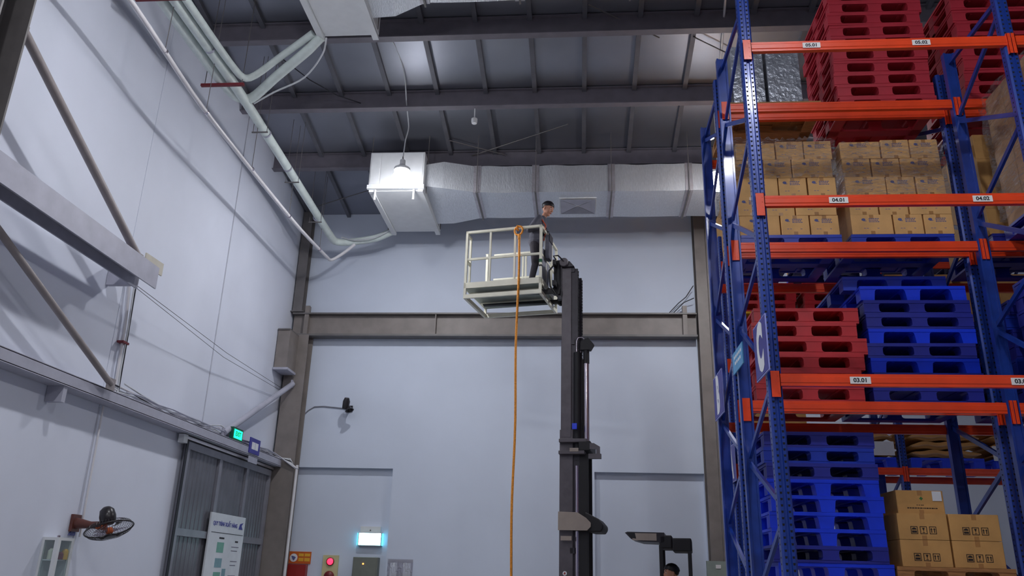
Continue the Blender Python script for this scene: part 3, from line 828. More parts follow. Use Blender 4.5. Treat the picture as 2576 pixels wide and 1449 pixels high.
build(MB().box(-4.05, -3.52, YB - .012, YB - .002, 1.30, 1.91), 'backing', STEELP, t)
m_ = MB(); V = []
for j in range(9):
    for i in range(9):
        V.append((-4.06 + .55 * i / 8, YB - .03 - .012 * sin(i * 2.1 + j) - .008 * sin(j * 1.7), 1.30 + .62 * j / 8))
build(m_.add(V, [(j * 9 + i, j * 9 + i + 1, j * 9 + i + 10, j * 9 + i + 9) for j in range(8) for i in range(8)]), 'plastic_front', CLEAR, t, 80)
for k, (a, b) in enumerate(((-4.0, -3.86), (-3.72, -3.56))):
    build(MB().box(a, b, YB - .018, YB - .013, 1.34, 1.84), 'paper', PAPER, t)
# small dark speaker on a bent conduit
t = thing('wall_camera', 'small dark camera on back wall at the end of a bent conduit', 'camera', (-5.2, YB, 5.1))
build(MB().box(-5.27, -5.13, YB - .03, YB, 5.06, 5.20), 'mount', FANK, t)
build(MB().tube([(-5.20, YB - .03, 5.12), (-5.20, YB - .30, 5.12)], .03, 10), 'arm', FANK, t, 50)
build(MB().lathe([(0, -.16), (.075, -.15), (.08, .02), (.05, .10), (0, .10)], (-5.20, YB - .32, 5.22), 16, (.15, -.3, .9)), 'body', FANK, t, 50)
build(MB().lathe([(.03, 0), (.10, -.10), (.085, -.10), (.02, -.01)], (-5.14, YB - .32, 5.12), 16, (-.35, .2, .9)), 'hood', FANK, t, 50)
build(MB().tube([(-6.25, YB - .02, 4.98), (-6.16, YB - .02, 5.08), (-6.02, YB - .02, 5.17), (-5.8, YB - .02, 5.18), (-5.25, YB - .02, 5.13)], .012, 8), 'conduit', DOORF, t, 50)
t = thing('junction_box', 'pale grey-green electrical box at foot of tall column', 'control box', (2.78, 17.55, 1.3))
build(MB().box(2.55, 3.02, 17.36, 17.49, 1.35, 2.02), 'body', mat('pale_green_box', (150, 160, 152), .5), t)
build(MB().box(2.72, 2.82, 17.35, 17.36, 1.88, 1.95), 'sticker', LABELW, t)

# ------------------------------------------------------------------ pallet racks
BW = 2.44                                    # bay pitch between frames
LV = {2: 1.62, 3: 3.30, 4: 4.98, 5: 6.665}   # beam tops, row C
def post_mesh(h):
    w, d = .058, .085
    prof = [(-w, d), (-w, .014), (-w + .016, 0), (-.016, 0), (-.010, .012), (.010, .012), (.016, 0), (w - .016, 0), (w, .014), (w, d),
            (w - .02, d), (w - .02, d - .012), (-w + .02, d - .012), (-w + .02, d)]
    return MB().prism([(x, y, .01) for x, y in prof], (0, 0, h - .01)).mesh('post')
def holes_mesh(h, side):
    m_ = MB(); n = int((h - .15) / .05)
    for k in range(n):
        z = .1 + k * .05
        for x in (-.029, .029):
            m_.prism([(x - .007, -.0012, z), (x + .007, -.0012, z), (x + .010, -.0012, z + .018), (x - .010, -.0012, z + .018)], (0, .0016, 0))
        m_.prism([(-.0592, .045, z), (-.0592, .06, z), (-.0592, .06, z + .014), (-.0592, .045, z + .014)], (.0016, 0, 0))
    return m_.mesh('slot_holes')
POSTS = {}
def get_post(h):
    if h not in POSTS:
        a, b = post_mesh(h), holes_mesh(h, 0)
        a.materials.append(BLUEP); b.materials.append(HOLE)
        POSTS[h] = (a, b)
    return POSTS[h]
def frame(x, yf, yr, h, front, rear, label, xr=None, group='upright frames of the racks'):
    """front post face at yf, rear post face at yr (turned round); zig-zag braces through the nodes"""
    xr = x if xr is None else xr
    t = thing('upright_frame', label, 'rack frame', (x, (yf + yr) / 2, 0), group=group)
    L = Vector(t.location)
    me, ho = get_post(h)
    for px_, py, rz in ((x, yf, 0), (xr, yr, pi)):
        p = inst(me, 'post', t, Vector((px_, py, 0)) - L, rz)
        s_ = inst(ho, 'slot_holes', p); s_['kind'] = 'stuff'
        build(MB().box(px_ - .08, px_ + .08, py - .05 if rz == 0 else py - .13, py + .13 if rz == 0 else py + .05, 0, .01), 'foot_plate', BLUEP, t)
    nodes = sorted([(z, 0) for z in front] + [(z, 1) for z in rear], reverse=True)
    P = lambda n: Vector((x if n[1] == 0 else xr, yf + .055 if n[1] == 0 else yr - .055, n[0]))
    for a, b in zip(nodes[:-1], nodes[1:]):
        build(MB().bar(P(a) + Vector((0, 0, -.03)), P(b) + Vector((0, 0, .03)), .045, .028, (1, 0, 0)), 'brace', BLUEP, t)
    zt = h - .12
    build(MB().bar((x, yf + .05, zt), (xr, yr - .05, zt), .03, .045), 'strut', BLUEP, t)
    return t
FN, RN = [7.05, 5.81, 4.55, 3.30, 2.17, .95], [6.43, 5.22, 4.05, 2.72, 1.5, .3]
XL = 1.70                     # left end of the beams
FX = [1.67, 4.165, 6.66]      # frame centres
WH = ['left end of', 'middle of', 'right end of']
YC0, YC1, YB0, YB1, YA0, YA1 = 6.93, 8.10, 8.27, 9.42, 12.90, 14.0
for i, x in enumerate(FX):
    dx = -.03
    frame(x, YC0, YC1, 7.26, FN, RN, 'tall blue upright frame at the %s the nearest rack row' % WH[i], x + dx)
    frame(x + dx, YB0, YB1, 7.15, [5.22, 6.45, 3.99, 2.78, 1.6, .4], [7.0, 5.83, 4.58, 3.33, 2.2, 1.0], 'tall blue upright frame at the %s the second rack row' % WH[i], x + dx)
AX = [2.42, 4.92, 7.42]
for i, x in enumerate(AX):
    frame(x, YA0, YA1, 7.15, FN, RN, 'blue upright frame at the %s the far rack row' % WH[i])

def beam_mesh(w):
    h = .105
    prof = [(0, 0), (.045, 0), (.045, h), (.017, h), (.017, h - .028), (0, h - .028)]   # stepped section (depth, height)
    p2 = [(0, 0), (.046, 0), (.046, h), (0, h), (0, h - .022), (-.006, h - .03), (-.006, .03), (0, .022)]
    return MB().prism([(.0, y, z) for y, z in p2], (w, 0, 0)).mesh('rail')
def conn_mesh(w=.031):
    m_ = MB()
    m_.box(-w, .004, -.016, -.010, -.10, .125)
    m_.box(-.002, .004, -.016, .05, -.10, .125)
    for z in (-.07, -.02, .03, .08):
        m_.box(-.022, -.012, -.0185, -.016, z, z + .014)
    return m_.mesh('connector')
BEAM = {}
def beam(x0, x1, y, ztop, label, facing=1, labels=(), group='orange pallet beams', left=False):
    """front face at y; facing=1 towards the camera"""
    w = round(x1 - x0, 3)
    if w not in BEAM:
        BEAM[w] = beam_mesh(w); BEAM[w].materials.append(ORANGE)
    if 'c' not in BEAM:
        BEAM['c'] = conn_mesh(); BEAM['c'].materials.append(ORANGE)
        m2 = BEAM['c'].copy(); m2.transform(Matrix.Diagonal((-1, 1, 1, 1))); m2.flip_normals(); BEAM['d'] = m2
        BEAM['w'] = conn_mesh(.075); BEAM['w'].materials.append(ORANGE)
    t = thing('pallet_beam', label, 'rack beam', (x0, y, ztop - .105), 0, group)
    if facing == 1:
        r = inst(BEAM[w], 'rail', t)
        inst(BEAM['w' if left else 'c'], 'connector', t); inst(BEAM['d'], 'connector', t, (w, 0, 0))
    else:
        r = inst(BEAM[w], 'rail', t, (w, 0, 0), pi)
        inst(BEAM['d'], 'connector', t, (0, 0, 0), pi); inst(BEAM['c'], 'connector', t, (w, 0, 0), pi)
    for lx, txt in labels:
        p = build(MB().box(lx - .085, lx + .085, y - .0085, y - .006, ztop - .085, ztop - .025), 'label_plate', LABELW, t)
        put_text(txt, .050, INK, (lx, y - .0092, ztop - .056), '-y', p, sx=1.05, bold=.0016, depth=.0006)
    return t
WD = {2: 'lowest', 3: 'third-level', 4: 'fourth-level', 5: 'top'}
BAYN = ['left bay', 'right bay']
for b in range(2):
    x0, x1 = FX[b] + .035, FX[b + 1] - .035
    for k, z in LV.items():
        labs = []
        if b == 0 and k > 2:
            labs = {5: [(2.29, '05.01'), (3.33, '05.02')], 4: [(2.37, '04.01'), (3.63, '04.02')], 3: [(2.37, '03.01'), (3.67, '03.02')]}[k]
        elif b == 1:
            labs = [(x0 + .65, '0%d.03' % k), (x0 + 1.9, '0%d.04' % k)]
        else:
            labs = [(2.37, '02.01'), (3.67, '02.02')]
        beam(x0, x1, YC0 - .012, z, 'orange %s front beam of the nearest rack, %s' % (WD[k], BAYN[b]) + (', labelled %s' % labs[0][1]), 1, labs, left=b == 0)
        beam(x0 - .03, x1 - .03, YC1 - .075, z, 'orange %s rear beam of the nearest rack, %s' % (WD[k], BAYN[b]), 1, left=b == 0)
        beam(x0 - .03, x1 - .03, YB0 - .012, z + .03, 'orange %s front beam of the second rack, %s' % (WD[k], BAYN[b]), 1, left=b == 0)
        beam(x0 - .03, x1 - .03, YB1 - .04, z + .03, 'orange %s rear beam of the second rack, %s' % (WD[k], BAYN[b]), 1, left=b == 0)
    a0, a1 = AX[b] + .035, AX[b + 1] - .035
    for k, z in ((3, 3.32), (4, 4.98), (5, 6.66)):
        beam(a0, a1, YA0 - .012, z, 'orange %s front beam of the far rack, %s' % (WD[k], BAYN[b]), 1, left=b == 0)
        beam(a0, a1, YA1 - .04, z, 'orange %s rear beam of the far rack, %s' % (WD[k], BAYN[b]), 1, left=b == 0)

# row signs on the frame ends -------------------------------------------------
def row_sign(ch, y0, y1, z0, z1, x, label):
    t = thing('row_sign', label, 'sign', (x, (y0 + y1) / 2, z0), group='row letter signs')
    build(MB().box(x - .006, x + .006, y0, y1, z0, z1), 'edge', SIGNE, t)
    build(MB().box(x - .009, x - .006, y0 + .012, y1 - .012, z0 + .012, z1 - .012), 'face', SIGNB, t)
    put_text(ch, (z1 - z0) * 1.10, SIGNW, (x - .0105, (y0 + y1) / 2, (z0 + z1) / 2 - .012), '-x', t, sx=.60, bold=.034, depth=.001)
    for z in (z0 + .08, z1 - .08):
        build(MB().box(x + .006, x + .045, (y0 + y1) / 2 + .05, (y0 + y1) / 2 + .08, z - .012, z + .012), 'bracket', SIGNE, t)
row_sign('C', 6.62, 7.10, 3.26, 3.745, 1.56, 'blue sign with white letter C on the nearest rack end')
row_sign('B', 8.80, 9.36, 3.335, 3.82, 1.56, 'blue sign with white letter B on the second rack end')
row_sign('A', 12.55, 13.1, 3.05, 3.60, 2.34, 'blue sign with white letter A on the far rack end')
t = thing('notice_plate', 'light blue notice plate with white lettering between signs B and C', 'sign', (1.56, 7.9, 3.57))
build(MB().box(1.555, 1.565, 7.62, 8.13, 3.575, 3.785), 'plate', SIGNL, t)
for k, (a, b) in enumerate(((7.68, 8.07), (7.72, 8.04))):
    for j in range(5 - k):
        u0 = a + (b - a) * j / (5 - k)
        build(MB().box(1.5535, 1.555, u0, u0 + .055, 3.71 - k * .06, 3.74 - k * .06), 'lettering', SIGNW, t)
build(MB().box(1.565, 1.59, 7.85, 7.9, 3.65, 3.70), 'bracket', SIGNE, t)

# ------------------------------------------------------------------ pallets
PAL = {}
def pallet_parts(h, runners):
    k = (h, runners)
    if k in PAL: return PAL[k]
    W, D = 1.06, 1.08
    td = .034
    zb = .024 if runners else 0.0
    zt = h - td
    def block(side, dp):
        w, r = .075, .028
        L_ = 0 if side == -1 else r
        R_ = 0 if side == 1 else r
        pts = []
        def arc(cx, cz, a0, a1):
            return [(cx + r * cos(a0 + (a1 - a0) * i / 3), cz + r * sin(a0 + (a1 - a0) * i / 3)) for i in range(4)]
        # right side going up, then left side going down
        if R_:
            pts += arc(w + r, zb + r, -pi / 2, -pi) if runners else [(w - .012, zb)]
            pts += arc(w + r, zt - r, pi, pi / 2)
        else:
            pts += [(w, zb), (w, zt)]
        if L_:
            pts += arc(-w - r, zt - r, pi / 2, 0)
            pts += arc(-w - r, zb + r, 0, -pi / 2) if runners else [(-w + .012, zb)]
        else:
            pts += [(-w, zt), (-w, zb)]
        return MB().prism([(x, -dp / 2, z) for x, z in pts], (0, dp, 0)).mesh('block')
    out = []
    dk = MB()
    dk.box(-W / 2, W / 2, -D / 2, D / 2, zt + .008, h)
    dk.box(-W / 2, W / 2, -D / 2, -D / 2 + .03, zt, zt + .008); dk.box(-W / 2, W / 2, D / 2 - .03, D / 2, zt, zt + .008)
    for i in range(6):
        x = -W / 2 + .03 + i * (W - .06) / 5
        dk.box(x - .012, x + .012, -D / 2 + .03, D / 2 - .03, zt - .004, zt + .008)
    out.append(('deck', dk.mesh('deck'), (0, 0, 0)))
    bm_ = {s: block(s, .14) for s in (-1, 0, 1)}
    for y in (-D / 2 + .075, 0, D / 2 - .075):
        for s, x in ((-1, -W / 2 + .075), (0, 0), (1, W / 2 - .075)):
            out.append(('block', bm_[s], (x, y, 0)))
    if runners:
        ru = MB().box(-W / 2, W / 2, -.065, .065, 0, zb).mesh('runner')
        for y in (-D / 2 + .075, 0, D / 2 - .075):
            out.append(('runner', ru, (0, y, 0)))
        rs = MB().box(-.06, .06, -D / 2 + .14, D / 2 - .14, 0, zb).mesh('side_runner')
        for x in (-W / 2 + .06, W / 2 - .06):
            out.append(('side_runner', rs, (x, 0, 0)))
    PAL[k] = out
    return out
MESHM = {}
def matted(me, m):
    k = (me.name, m.name)
    if k not in MESHM:
        c = me.copy(); c.materials.clear(); c.materials.append(m); MESHM[k] = c
    return MESHM[k]
def pallet(x, y, z, m, label, h=.155, runners=True, rz=0.0, group='stacked plastic pallets', name='plastic_pallet'):
    t = thing(name, label, 'pallet', (x, y, z), rz, group, local=True)
    for nm, me, loc in pallet_parts(h, runners):
        inst(matted(me, m), nm, t, loc)
    return t
def stack(x, y, z, mats, col, where, h, seed=1, shift=None, kinds=None):
    """mats listed from the top down"""
    rnd = random.Random(seed); n = len(mats)
    for i in range(n):
        k = n - 1 - i
        if n == 1: pos = 'single'
        elif i == 0: pos = 'topmost'
        elif i == n - 1: pos = 'bottom one'
        else: pos = ORD[i] + ' from top'
        dx, dy = rnd.uniform(-.02, .02), rnd.uniform(-.01, .012)
        if shift and i in shift: dx += shift[i][0]; dy += shift[i][1]
        c = col[i] if isinstance(col, (list, tuple)) else col
        pallet(x + dx, y + dy, z + k * h, mats[i], '%s pallet, %s in stack %s' % (c.replace(' plastic', ''), pos, where), h - .001, kinds[i] if kinds else True, rnd.uniform(-.012, .012), 'pallets stacked ' + where)
YP = YB0 + .53               # pallet centres on the second row
XSL, XSR = 2.29, 3.50        # left and right slots
# top level
stack(XSR, YP, 6.70, [RED_PK] * 10, 'pinkish red plastic', 'on top shelf beside silver cartons', .166, 5)
stack(4.92, YP, 6.70, [RED_PK] * 10, 'red plastic', 'on top shelf at right edge', .166, 6)
# third level
stack(XSL + .05, YP, 3.34, [RED_PL] * 6, 'red plastic', 'beside the C sign on third level', .166, 8,
      {0: (.04, 0), 1: (-.02, 0), 2: (.05, 0), 3: (.03, .0)})
B_, M_, D_ = BLUE_B, BLUE_M, BLUE_D
stack(XSR - .01, YP, 3.34, [M_, B_, D_, D_, B_, D_, B_, D_, D_], ['medium blue plastic', 'bright blue plastic', 'dark blue plastic', 'dark blue plastic', 'bright blue plastic', 'dark blue plastic', 'bright blue plastic', 'dark blue plastic', 'dark blue plastic'],
      'on third level right of red pallets', .154, 9, {0: (-.14, .12), 1: (-.04, 0), 2: (-.02, 0)}, [False, False, True, True, False, True, False, True, True])
# lowest level
stack(XSL + .07, YP, 1.655, [D_, M_, D_, B_, B_, B_, B_, D_, B_], ['dark blue plastic', 'medium blue plastic', 'dark blue plastic', 'bright blue plastic', 'bright blue plastic', 'bright blue plastic', 'bright blue plastic', 'dark blue plastic', 'bright blue plastic'],
      'beside the black-icon cartons', .154, 10, {0: (.0, 0), 8: (.03, 0)}, [True, True, True, False, False, False, False, True, False])
# nearest row, right bay
stack(4.90, YC0 + .60, 3.31, [D_] * 8, 'dark blue plastic', 'in nearest rack at right edge', .15, 12)
# far rack
stack(3.02, YA0 + .55, 4.99, [RED_PL] * 3 + [YELLOW_PL] + [RED_PL] * 4, ['red plastic'] * 3 + ['yellow plastic'] + ['red plastic'] * 4, 'on the far rack, left one', .165, 13)
stack(4.22, YA0 + .55, 4.99, [RED_PL] * 3 + [YELLOW_PL] + [RED_PL] * 4, ['red plastic'] * 3 + ['yellow plastic'] + ['red plastic'] * 4, 'on the far rack, right one', .165, 14)

# ------------------------------------------------------------------ cartons
CART = {}
def carton_mesh(w, d, h, m):
    k = (round(w, 3), round(d, 3), round(h, 3), m.name)
    if k in CART: return CART[k]
    b = .006
    mb = MB()
    x, y = w / 2, d / 2
    # body with softened vertical edges and flap seam groove on top
    pts = [(-x + b, -y), (x - b, -y), (x, -y + b), (x, y - b), (x - b, y), (-x + b, y), (-x, y - b), (-x, -y + b)]
    mb.prism([(p[0], p[1], 0) for p in pts], (0, 0, h))
    me = mb.mesh('carton'); me.materials.append(m)
    CART[k] = me
    return me
def print_mesh(kind):
    if ('p', kind) in CART: return CART['p', kind]
    mb = MB(); rnd = random.Random(5)
    def r(x0, x1, z0, z1): mb.box(x0, x1, -.0012, .0, z0, z1)
    if kind == 'logo':
        mb.prism([(-.085 + .022 * cos(a), -.0012, .03 + .016 * sin(a)) for a in [i * pi / 4 for i in range(8)]], (0, .0012, 0))
        r(-.088, -.055, .012, .018)
        for k, z in enumerate((.036, .018, .0)):
            x = -.03
            while x < .075 - .02 * (k == 1):
                l = rnd.uniform(.008, .02); r(x, x + l, z, z + .009); x += l + .005
        for x in (-.09, -.06, .05): r(x, x + .02, -.075, -.070)
    elif kind == 'icons':
        for x in (-.085, .0, .085):
            r(x - .032, x - .026, -.035, .035); r(x + .026, x + .032, -.035, .035); r(x - .032, x + .032, .029, .035); r(x - .032, x + .032, -.035, -.029)
        # umbrella
        mb.prism([(-.085 + .022 * cos(a), -.0012, .004 + .02 * sin(a)) for a in [i * pi / 6 for i in range(7)]], (0, .0012, 0)); r(-.107, -.063, -.024, -.004)
        # glass
        mb.prism([(-.012, -.0012, .022), (.012, -.0012, .022), (.003, -.0012, -.002), (-.003, -.0012, -.002)], (0, .0012, 0)); r(-.002, .002, -.02, 0); r(-.012, .012, -.024, -.019)
        # arrows up
        for x in (.072, .098):
            r(x - .004, x + .004, -.022, .008); mb.prism([(x - .011, -.0012, .006), (x + .011, -.0012, .006), (x, -.0012, .022)], (0, .0012, 0))
    elif kind == 'lines':
        x = -.13
        while x < .14:
            l = rnd.uniform(.008, .022); r(x, x + l, -.105, -.095); x += l + .005
        for x in (-.04, -.02, .0, .015): r(x, x + .012, -.075, -.068)
    elif kind == 'cross':
        r(-.006, .006, -.016, .016); r(-.016, .016, -.006, .006)
    me = mb.mesh('print')
    CART['p', kind] = me
    return me
def carton(x, y, z, w, d, h, m, label, group, rz=0.0, prints=(), tape=True, name='carton'):
    o = inst(carton_mesh(w, d, h, m), name, None, (x, y, z), rz)
    tag(o, label, 'carton', group)
    if tape:
        k = ('t', round(h, 3), round(d, 3))
        if k not in CART:
            me = MB().box(-.022, .022, -d / 2 - .001, -d / 2, h * .78, h).box(-.022, .022, -d / 2 - .001, -d / 2, 0, h * .16).box(-.022, .022, -d / 2, d / 2, h, h + .0008).mesh('tape')
            me.materials.append(TAPE); CART[k] = me
        inst(CART[k], 'tape', o)['kind'] = 'stuff'
    for kind, pm, px_, pz in prints:
        inst(matted(print_mesh(kind), pm), 'print', o, (px_, -d / 2, pz))['kind'] = 'stuff'
    return o
def load(x0, y0, z0, rows, where, seed, wL=.435, wS=.305, h=.227, top_gap=None, m=CARD):
    rnd = random.Random(seed)
    names = ['bottom row', 'second row up', 'middle row', 'second row from top', 'top row']
    for r in range(rows):
        pat = [wL, wS, wS] if r % 2 == 0 else [wS, wS, wL]
        if r == rows - 1: pat = [wL, wS, wS]
        x = x0 + rnd.uniform(-.01, .015)
        for c, w in enumerate(pat):
            z = z0 + r * (h + .002)
            lab = '%s printed carton, %s, wrapped load %s' % (['left', 'middle', 'right'][c], names[r], where)
            yy = y0 + rnd.uniform(0, .015)
            carton(x + w / 2, yy + .27, z, w - .006, .53, h - (.02 if r == rows - 1 and c == 0 else 0), m, lab, 'cartons %s' % where, rnd.uniform(-.006, .006), [('logo', PRINTB, 0, h * .62)])
            if c == 0:
                carton(x + w / 2, yy + .81, z, w - .006, .53, h, m, 'rear left printed carton, %s, wrapped load %s' % (names[r], where), 'cartons %s' % where, 0, (), False)
            x += w + rnd.uniform(.002, .010)
ZB4 = 5.015
pallet(XSL, YP, ZB4, BLUE_M, 'blue plastic pallet under the left load of printed cartons', .15)
pallet(XSR - .05, YP, ZB4, BLUE_M, 'blue plastic pallet under the right load of printed cartons', .15)
load(1.76, YB0 - .01, ZB4 + .155, 5, 'at left above blue pallet', 21)
load(2.925, YB0 - .01, ZB4 + .155, 5, 'at right above blue pallet', 22)
def film(x0, x1, y0, y1, z0, z1, label, seed):
    rnd = random.Random(seed)
    nx, nz = 36, 12
    V, Fs = [], []
    loop = [(x0 + (x1 - x0) * i / nx, y0) for i in range(nx + 1)] + [(x1, y0 + (y1 - y0) * i / 8) for i in range(1, 9)] + \
           [(x1 - (x1 - x0) * i / 8, y1) for i in range(1, 9)] + [(x0, y1 - (y1 - y0) * i / 8) for i in range(1, 8)]
    n = len(loop)
    cx, cy = (x0 + x1) / 2, (y0 + y1) / 2
    for j in range(nz + 1):
        for i, (x, y) in enumerate(loop):
            d = rnd.uniform(0, .018)
            zz = z0 + (z1 - z0) * j / nz + (rnd.uniform(-.03, .03) if j in (0, nz) else 0)
            V.append((x + d * (1 if x > cx else -1) * (abs(x - cx) > (x1 - x0) * .49), y - d * (1 if y < cy else -1), zz))
    for j in range(nz):
        for i in range(n):
            Fs.append((j * n + i, j * n + (i + 1) % n, (j + 1) * n + (i + 1) % n, (j + 1) * n + i))
    o = build(MB().add(V, Fs), 'stretch_film', FILM, None, 14)
    return tag(o, label, 'stretch film', 'clear stretch film on loads')
film(1.74, 2.84, YB0 - .03, YB0 + 1.09, 5.85, 6.33, 'clear wrinkled stretch film round the left carton load', 31)
film(2.905, 4.00, YB0 - .03, YB0 + 1.09, 5.62, 6.26, 'clear wrinkled stretch film round the right carton load', 32)

# cartons with black icons, lowest level right slot
pallet(3.49, YP, 1.655, WOODP, 'wooden pallet under the black-icon cartons', .14, True, name='wooden_pallet')
icon_rows = [(1.797, .24), (2.039, .24)]
for r, (z, h) in enumerate(icon_rows):
    for c, (xa, xb) in enumerate(((3.02, 3.475), (3.49, 3.945))):
        carton((xa + xb) / 2, YB0 + .27, z - .0, xb - xa, .55, h - .002, CARD2, '%s brown carton with black handling icons, %s one' % (['lower', 'upper'][r], ['left', 'right'][c]), 'black-icon cartons', random.uniform(-.01, .01), [('icons', PRINTK, .0, .085)])
carton(3.27, YB0 + .30, 2.281, .44, .5, .215, CARD2, 'single brown carton with white label and green mark on top of icon cartons', 'black-icon cartons', .02, [('lines', PRINTK, .0, .15), ('cross', PRINTG, .01, .14)])

lb = build(MB().box(3.39, 3.475, YB0 + .047, YB0 + .0495, 2.40, 2.49), 'white_label', PAPER, None)
lb.name = 'paper_label'; tag(lb, 'white paper label on the single top carton with green mark', 'label')

# silver film cartons, top level left slot
pallet(2.24, YP, 6.70, WOODP, 'wooden pallet under the silver wrapped cartons', .13, True, name='wooden_pallet')
for r in range(3):
    for c, (xa, xb) in enumerate(((1.80, 2.17), (2.205, 2.585))):
        carton((xa + xb) / 2, YB0 + .28, 6.832 + r * .262, xb - xa, .5, .26, FOILBOX, 'silver film-wrapped carton, %s column, %s row' % (['left', 'right'][c], ['bottom', 'middle', 'top'][r]), 'silver wrapped cartons', 0, (), False)

# nearest row, right bay: big wrapped cartons seen from the side
pallet(4.93, YC0 + .62, 4.99, BLUE_D, 'dark blue pallet under the tall carton load at the right edge', .14)
for r in range(5):
    for c in range(3):
        carton(4.42 + .25, YC0 + .22 + c * .36, 5.135 + r * .30, .48, .352, .297, CARD3, 'pale brown carton, tall load at right edge, %s row, %s from front' % (['bottom', 'second', 'middle', 'fourth', 'top'][r], ORD[c]), 'tall carton load at the right edge', 0, (), False)
film(4.40, 5.46, YC0 + .02, YC0 + 1.16, 5.2, 6.66, 'clear film round tall carton load at the right edge', 33)
pallet(4.93, YC0 + .62, 1.63, WOODP, 'wooden pallet under the low carton load at the right edge', .14, True, name='wooden_pallet')
for r in range(3):
    for c in range(2):
        carton(4.66, YC0 + .32 + c * .55, 1.772 + r * .42, .55, .54, .417, CARD2, 'large brown carton at lower right edge, %s row, %s' % (['bottom', 'middle', 'top'][r], ['front', 'rear'][c]), 'large cartons at the lower right edge', 0, (), True)

# second row, right bay and upper far rack
stack(4.90, YP, 3.34, [D_, M_, D_, D_, M_, D_, D_], ['dark blue plastic', 'blue plastic', 'dark blue plastic', 'dark blue plastic', 'blue plastic', 'dark blue plastic', 'dark blue plastic'], 'behind the double blue posts', .154, 15)
pallet(4.90, YP, ZB4, BLUE_D, 'dark blue pallet under plain cartons behind the double blue posts', .15)
for r in range(4):
    for c in range(2):
        carton(4.62 + c * .53, YP - .02, ZB4 + .152 + r * .30, .52, 1.0, .298, CARD2, 'plain brown carton behind double blue posts, %s row, %s' % (ORD[r], ['left', 'right'][c]), 'plain cartons behind the double posts', 0, (), False)
def far_load(x, z, n, where):
    pallet(x, YA0 + .55, z, BLUE_D, 'dark blue pallet on the far rack ' + where, .15)
    for r in range(n):
        for c in range(2):
            carton(x - .265 + .53 * c, YA0 + .54, z + .152 + r * .33, .525, 1.0, .328, CARD2, 'plain dark carton on far rack %s, %s row, %s' % (where, ORD[r], ['left', 'right'][c]), 'plain cartons ' + where, 0, (), False)
far_load(3.02, 3.33, 4, 'behind the red pallets')
far_load(5.55, 4.99, 4, 'fourth level, third slot')
far_load(6.78, 4.99, 4, 'fourth level, last slot')
far_load(3.02, 6.67, 3, 'top level, first slot')
far_load(4.25, 6.67, 3, 'top level, second slot')
far_load(5.55, 6.67, 3, 'top level, third slot')
far_load(6.78, 6.67, 3, 'top level, last slot')

# paper bales on the far rack
def bale(x, y, z, where, seed):
    rnd = random.Random(seed)
    pallet(x, y, z, BLUE_B, 'blue pallet under the brown paper bale ' + where, .145, False)
    for k in range(4):
        zz = z + .16 + k * .128
        t = thing('paper_sack', '%s flat brown sack of the bale %s' % (['bottom', 'second', 'third', 'topmost'][k], where), 'sack', (x, y, zz), group='brown sacks ' + where)
        V, Fs = [], []; n = 16
        for i in range(n + 1):
            u = -0.5 + i / n; b_ = .012 * sin(i * 1.1 + k * 2 + seed)
            th = .05 * (1 - (2 * abs(u)) ** 6) + .01
            V += [(x + 1.0 * u, y - .5, zz + .05 + b_ - th * .9), (x + 1.0 * u, y - .53, zz + .05 + b_), (x + 1.0 * u, y - .5, zz + .05 + b_ + th * .9), (x + 1.0 * u, y + .5, zz + .05 + b_ + th * .9), (x + 1.0 * u, y + .5, zz + .05 + b_ - th * .9)]
        for i in range(n):
            for j in range(5):
                Fs.append((5 * i + j, 5 * i + (j + 1) % 5, 5 * i + 5 + (j + 1) % 5, 5 * i + 5 + j))
        Fs += [(0, 1, 2, 3, 4), tuple(5 * n + j for j in range(5))]
        build(MB().add(V, Fs), 'body', CARD2, t, 50)
        build(MB().tube([(V[5 * i + 1][0], V[5 * i + 1][1] - .004, V[5 * i + 1][2] - .01) for i in range(n + 1)], .012, 6), 'fold', CARD3, t, 50)
bale(4.28, YA0 + .53, 3.33, 'left of the far rack post', 1)
bale(5.56, YA0 + .53, 3.33, 'right of the far rack post', 2)
bale(6.78, YA0 + .53, 3.33, 'at the right end of far rack', 4)
tag(build(MB().box(4.45, 4.79, YA0 - .035, YA0 - .03, 3.50, 3.71), 'paper_sheet', PAPER), 'white paper sheet hung on the left brown bale', 'paper', 'paper sheets on the bales')
tag(build(MB().box(6.22, 6.56, YA0 - .035, YA0 - .03, 3.44, 3.66), 'paper_sheet', PAPER), 'white paper sheet hung on the right brown bale', 'paper', 'paper sheets on the bales')

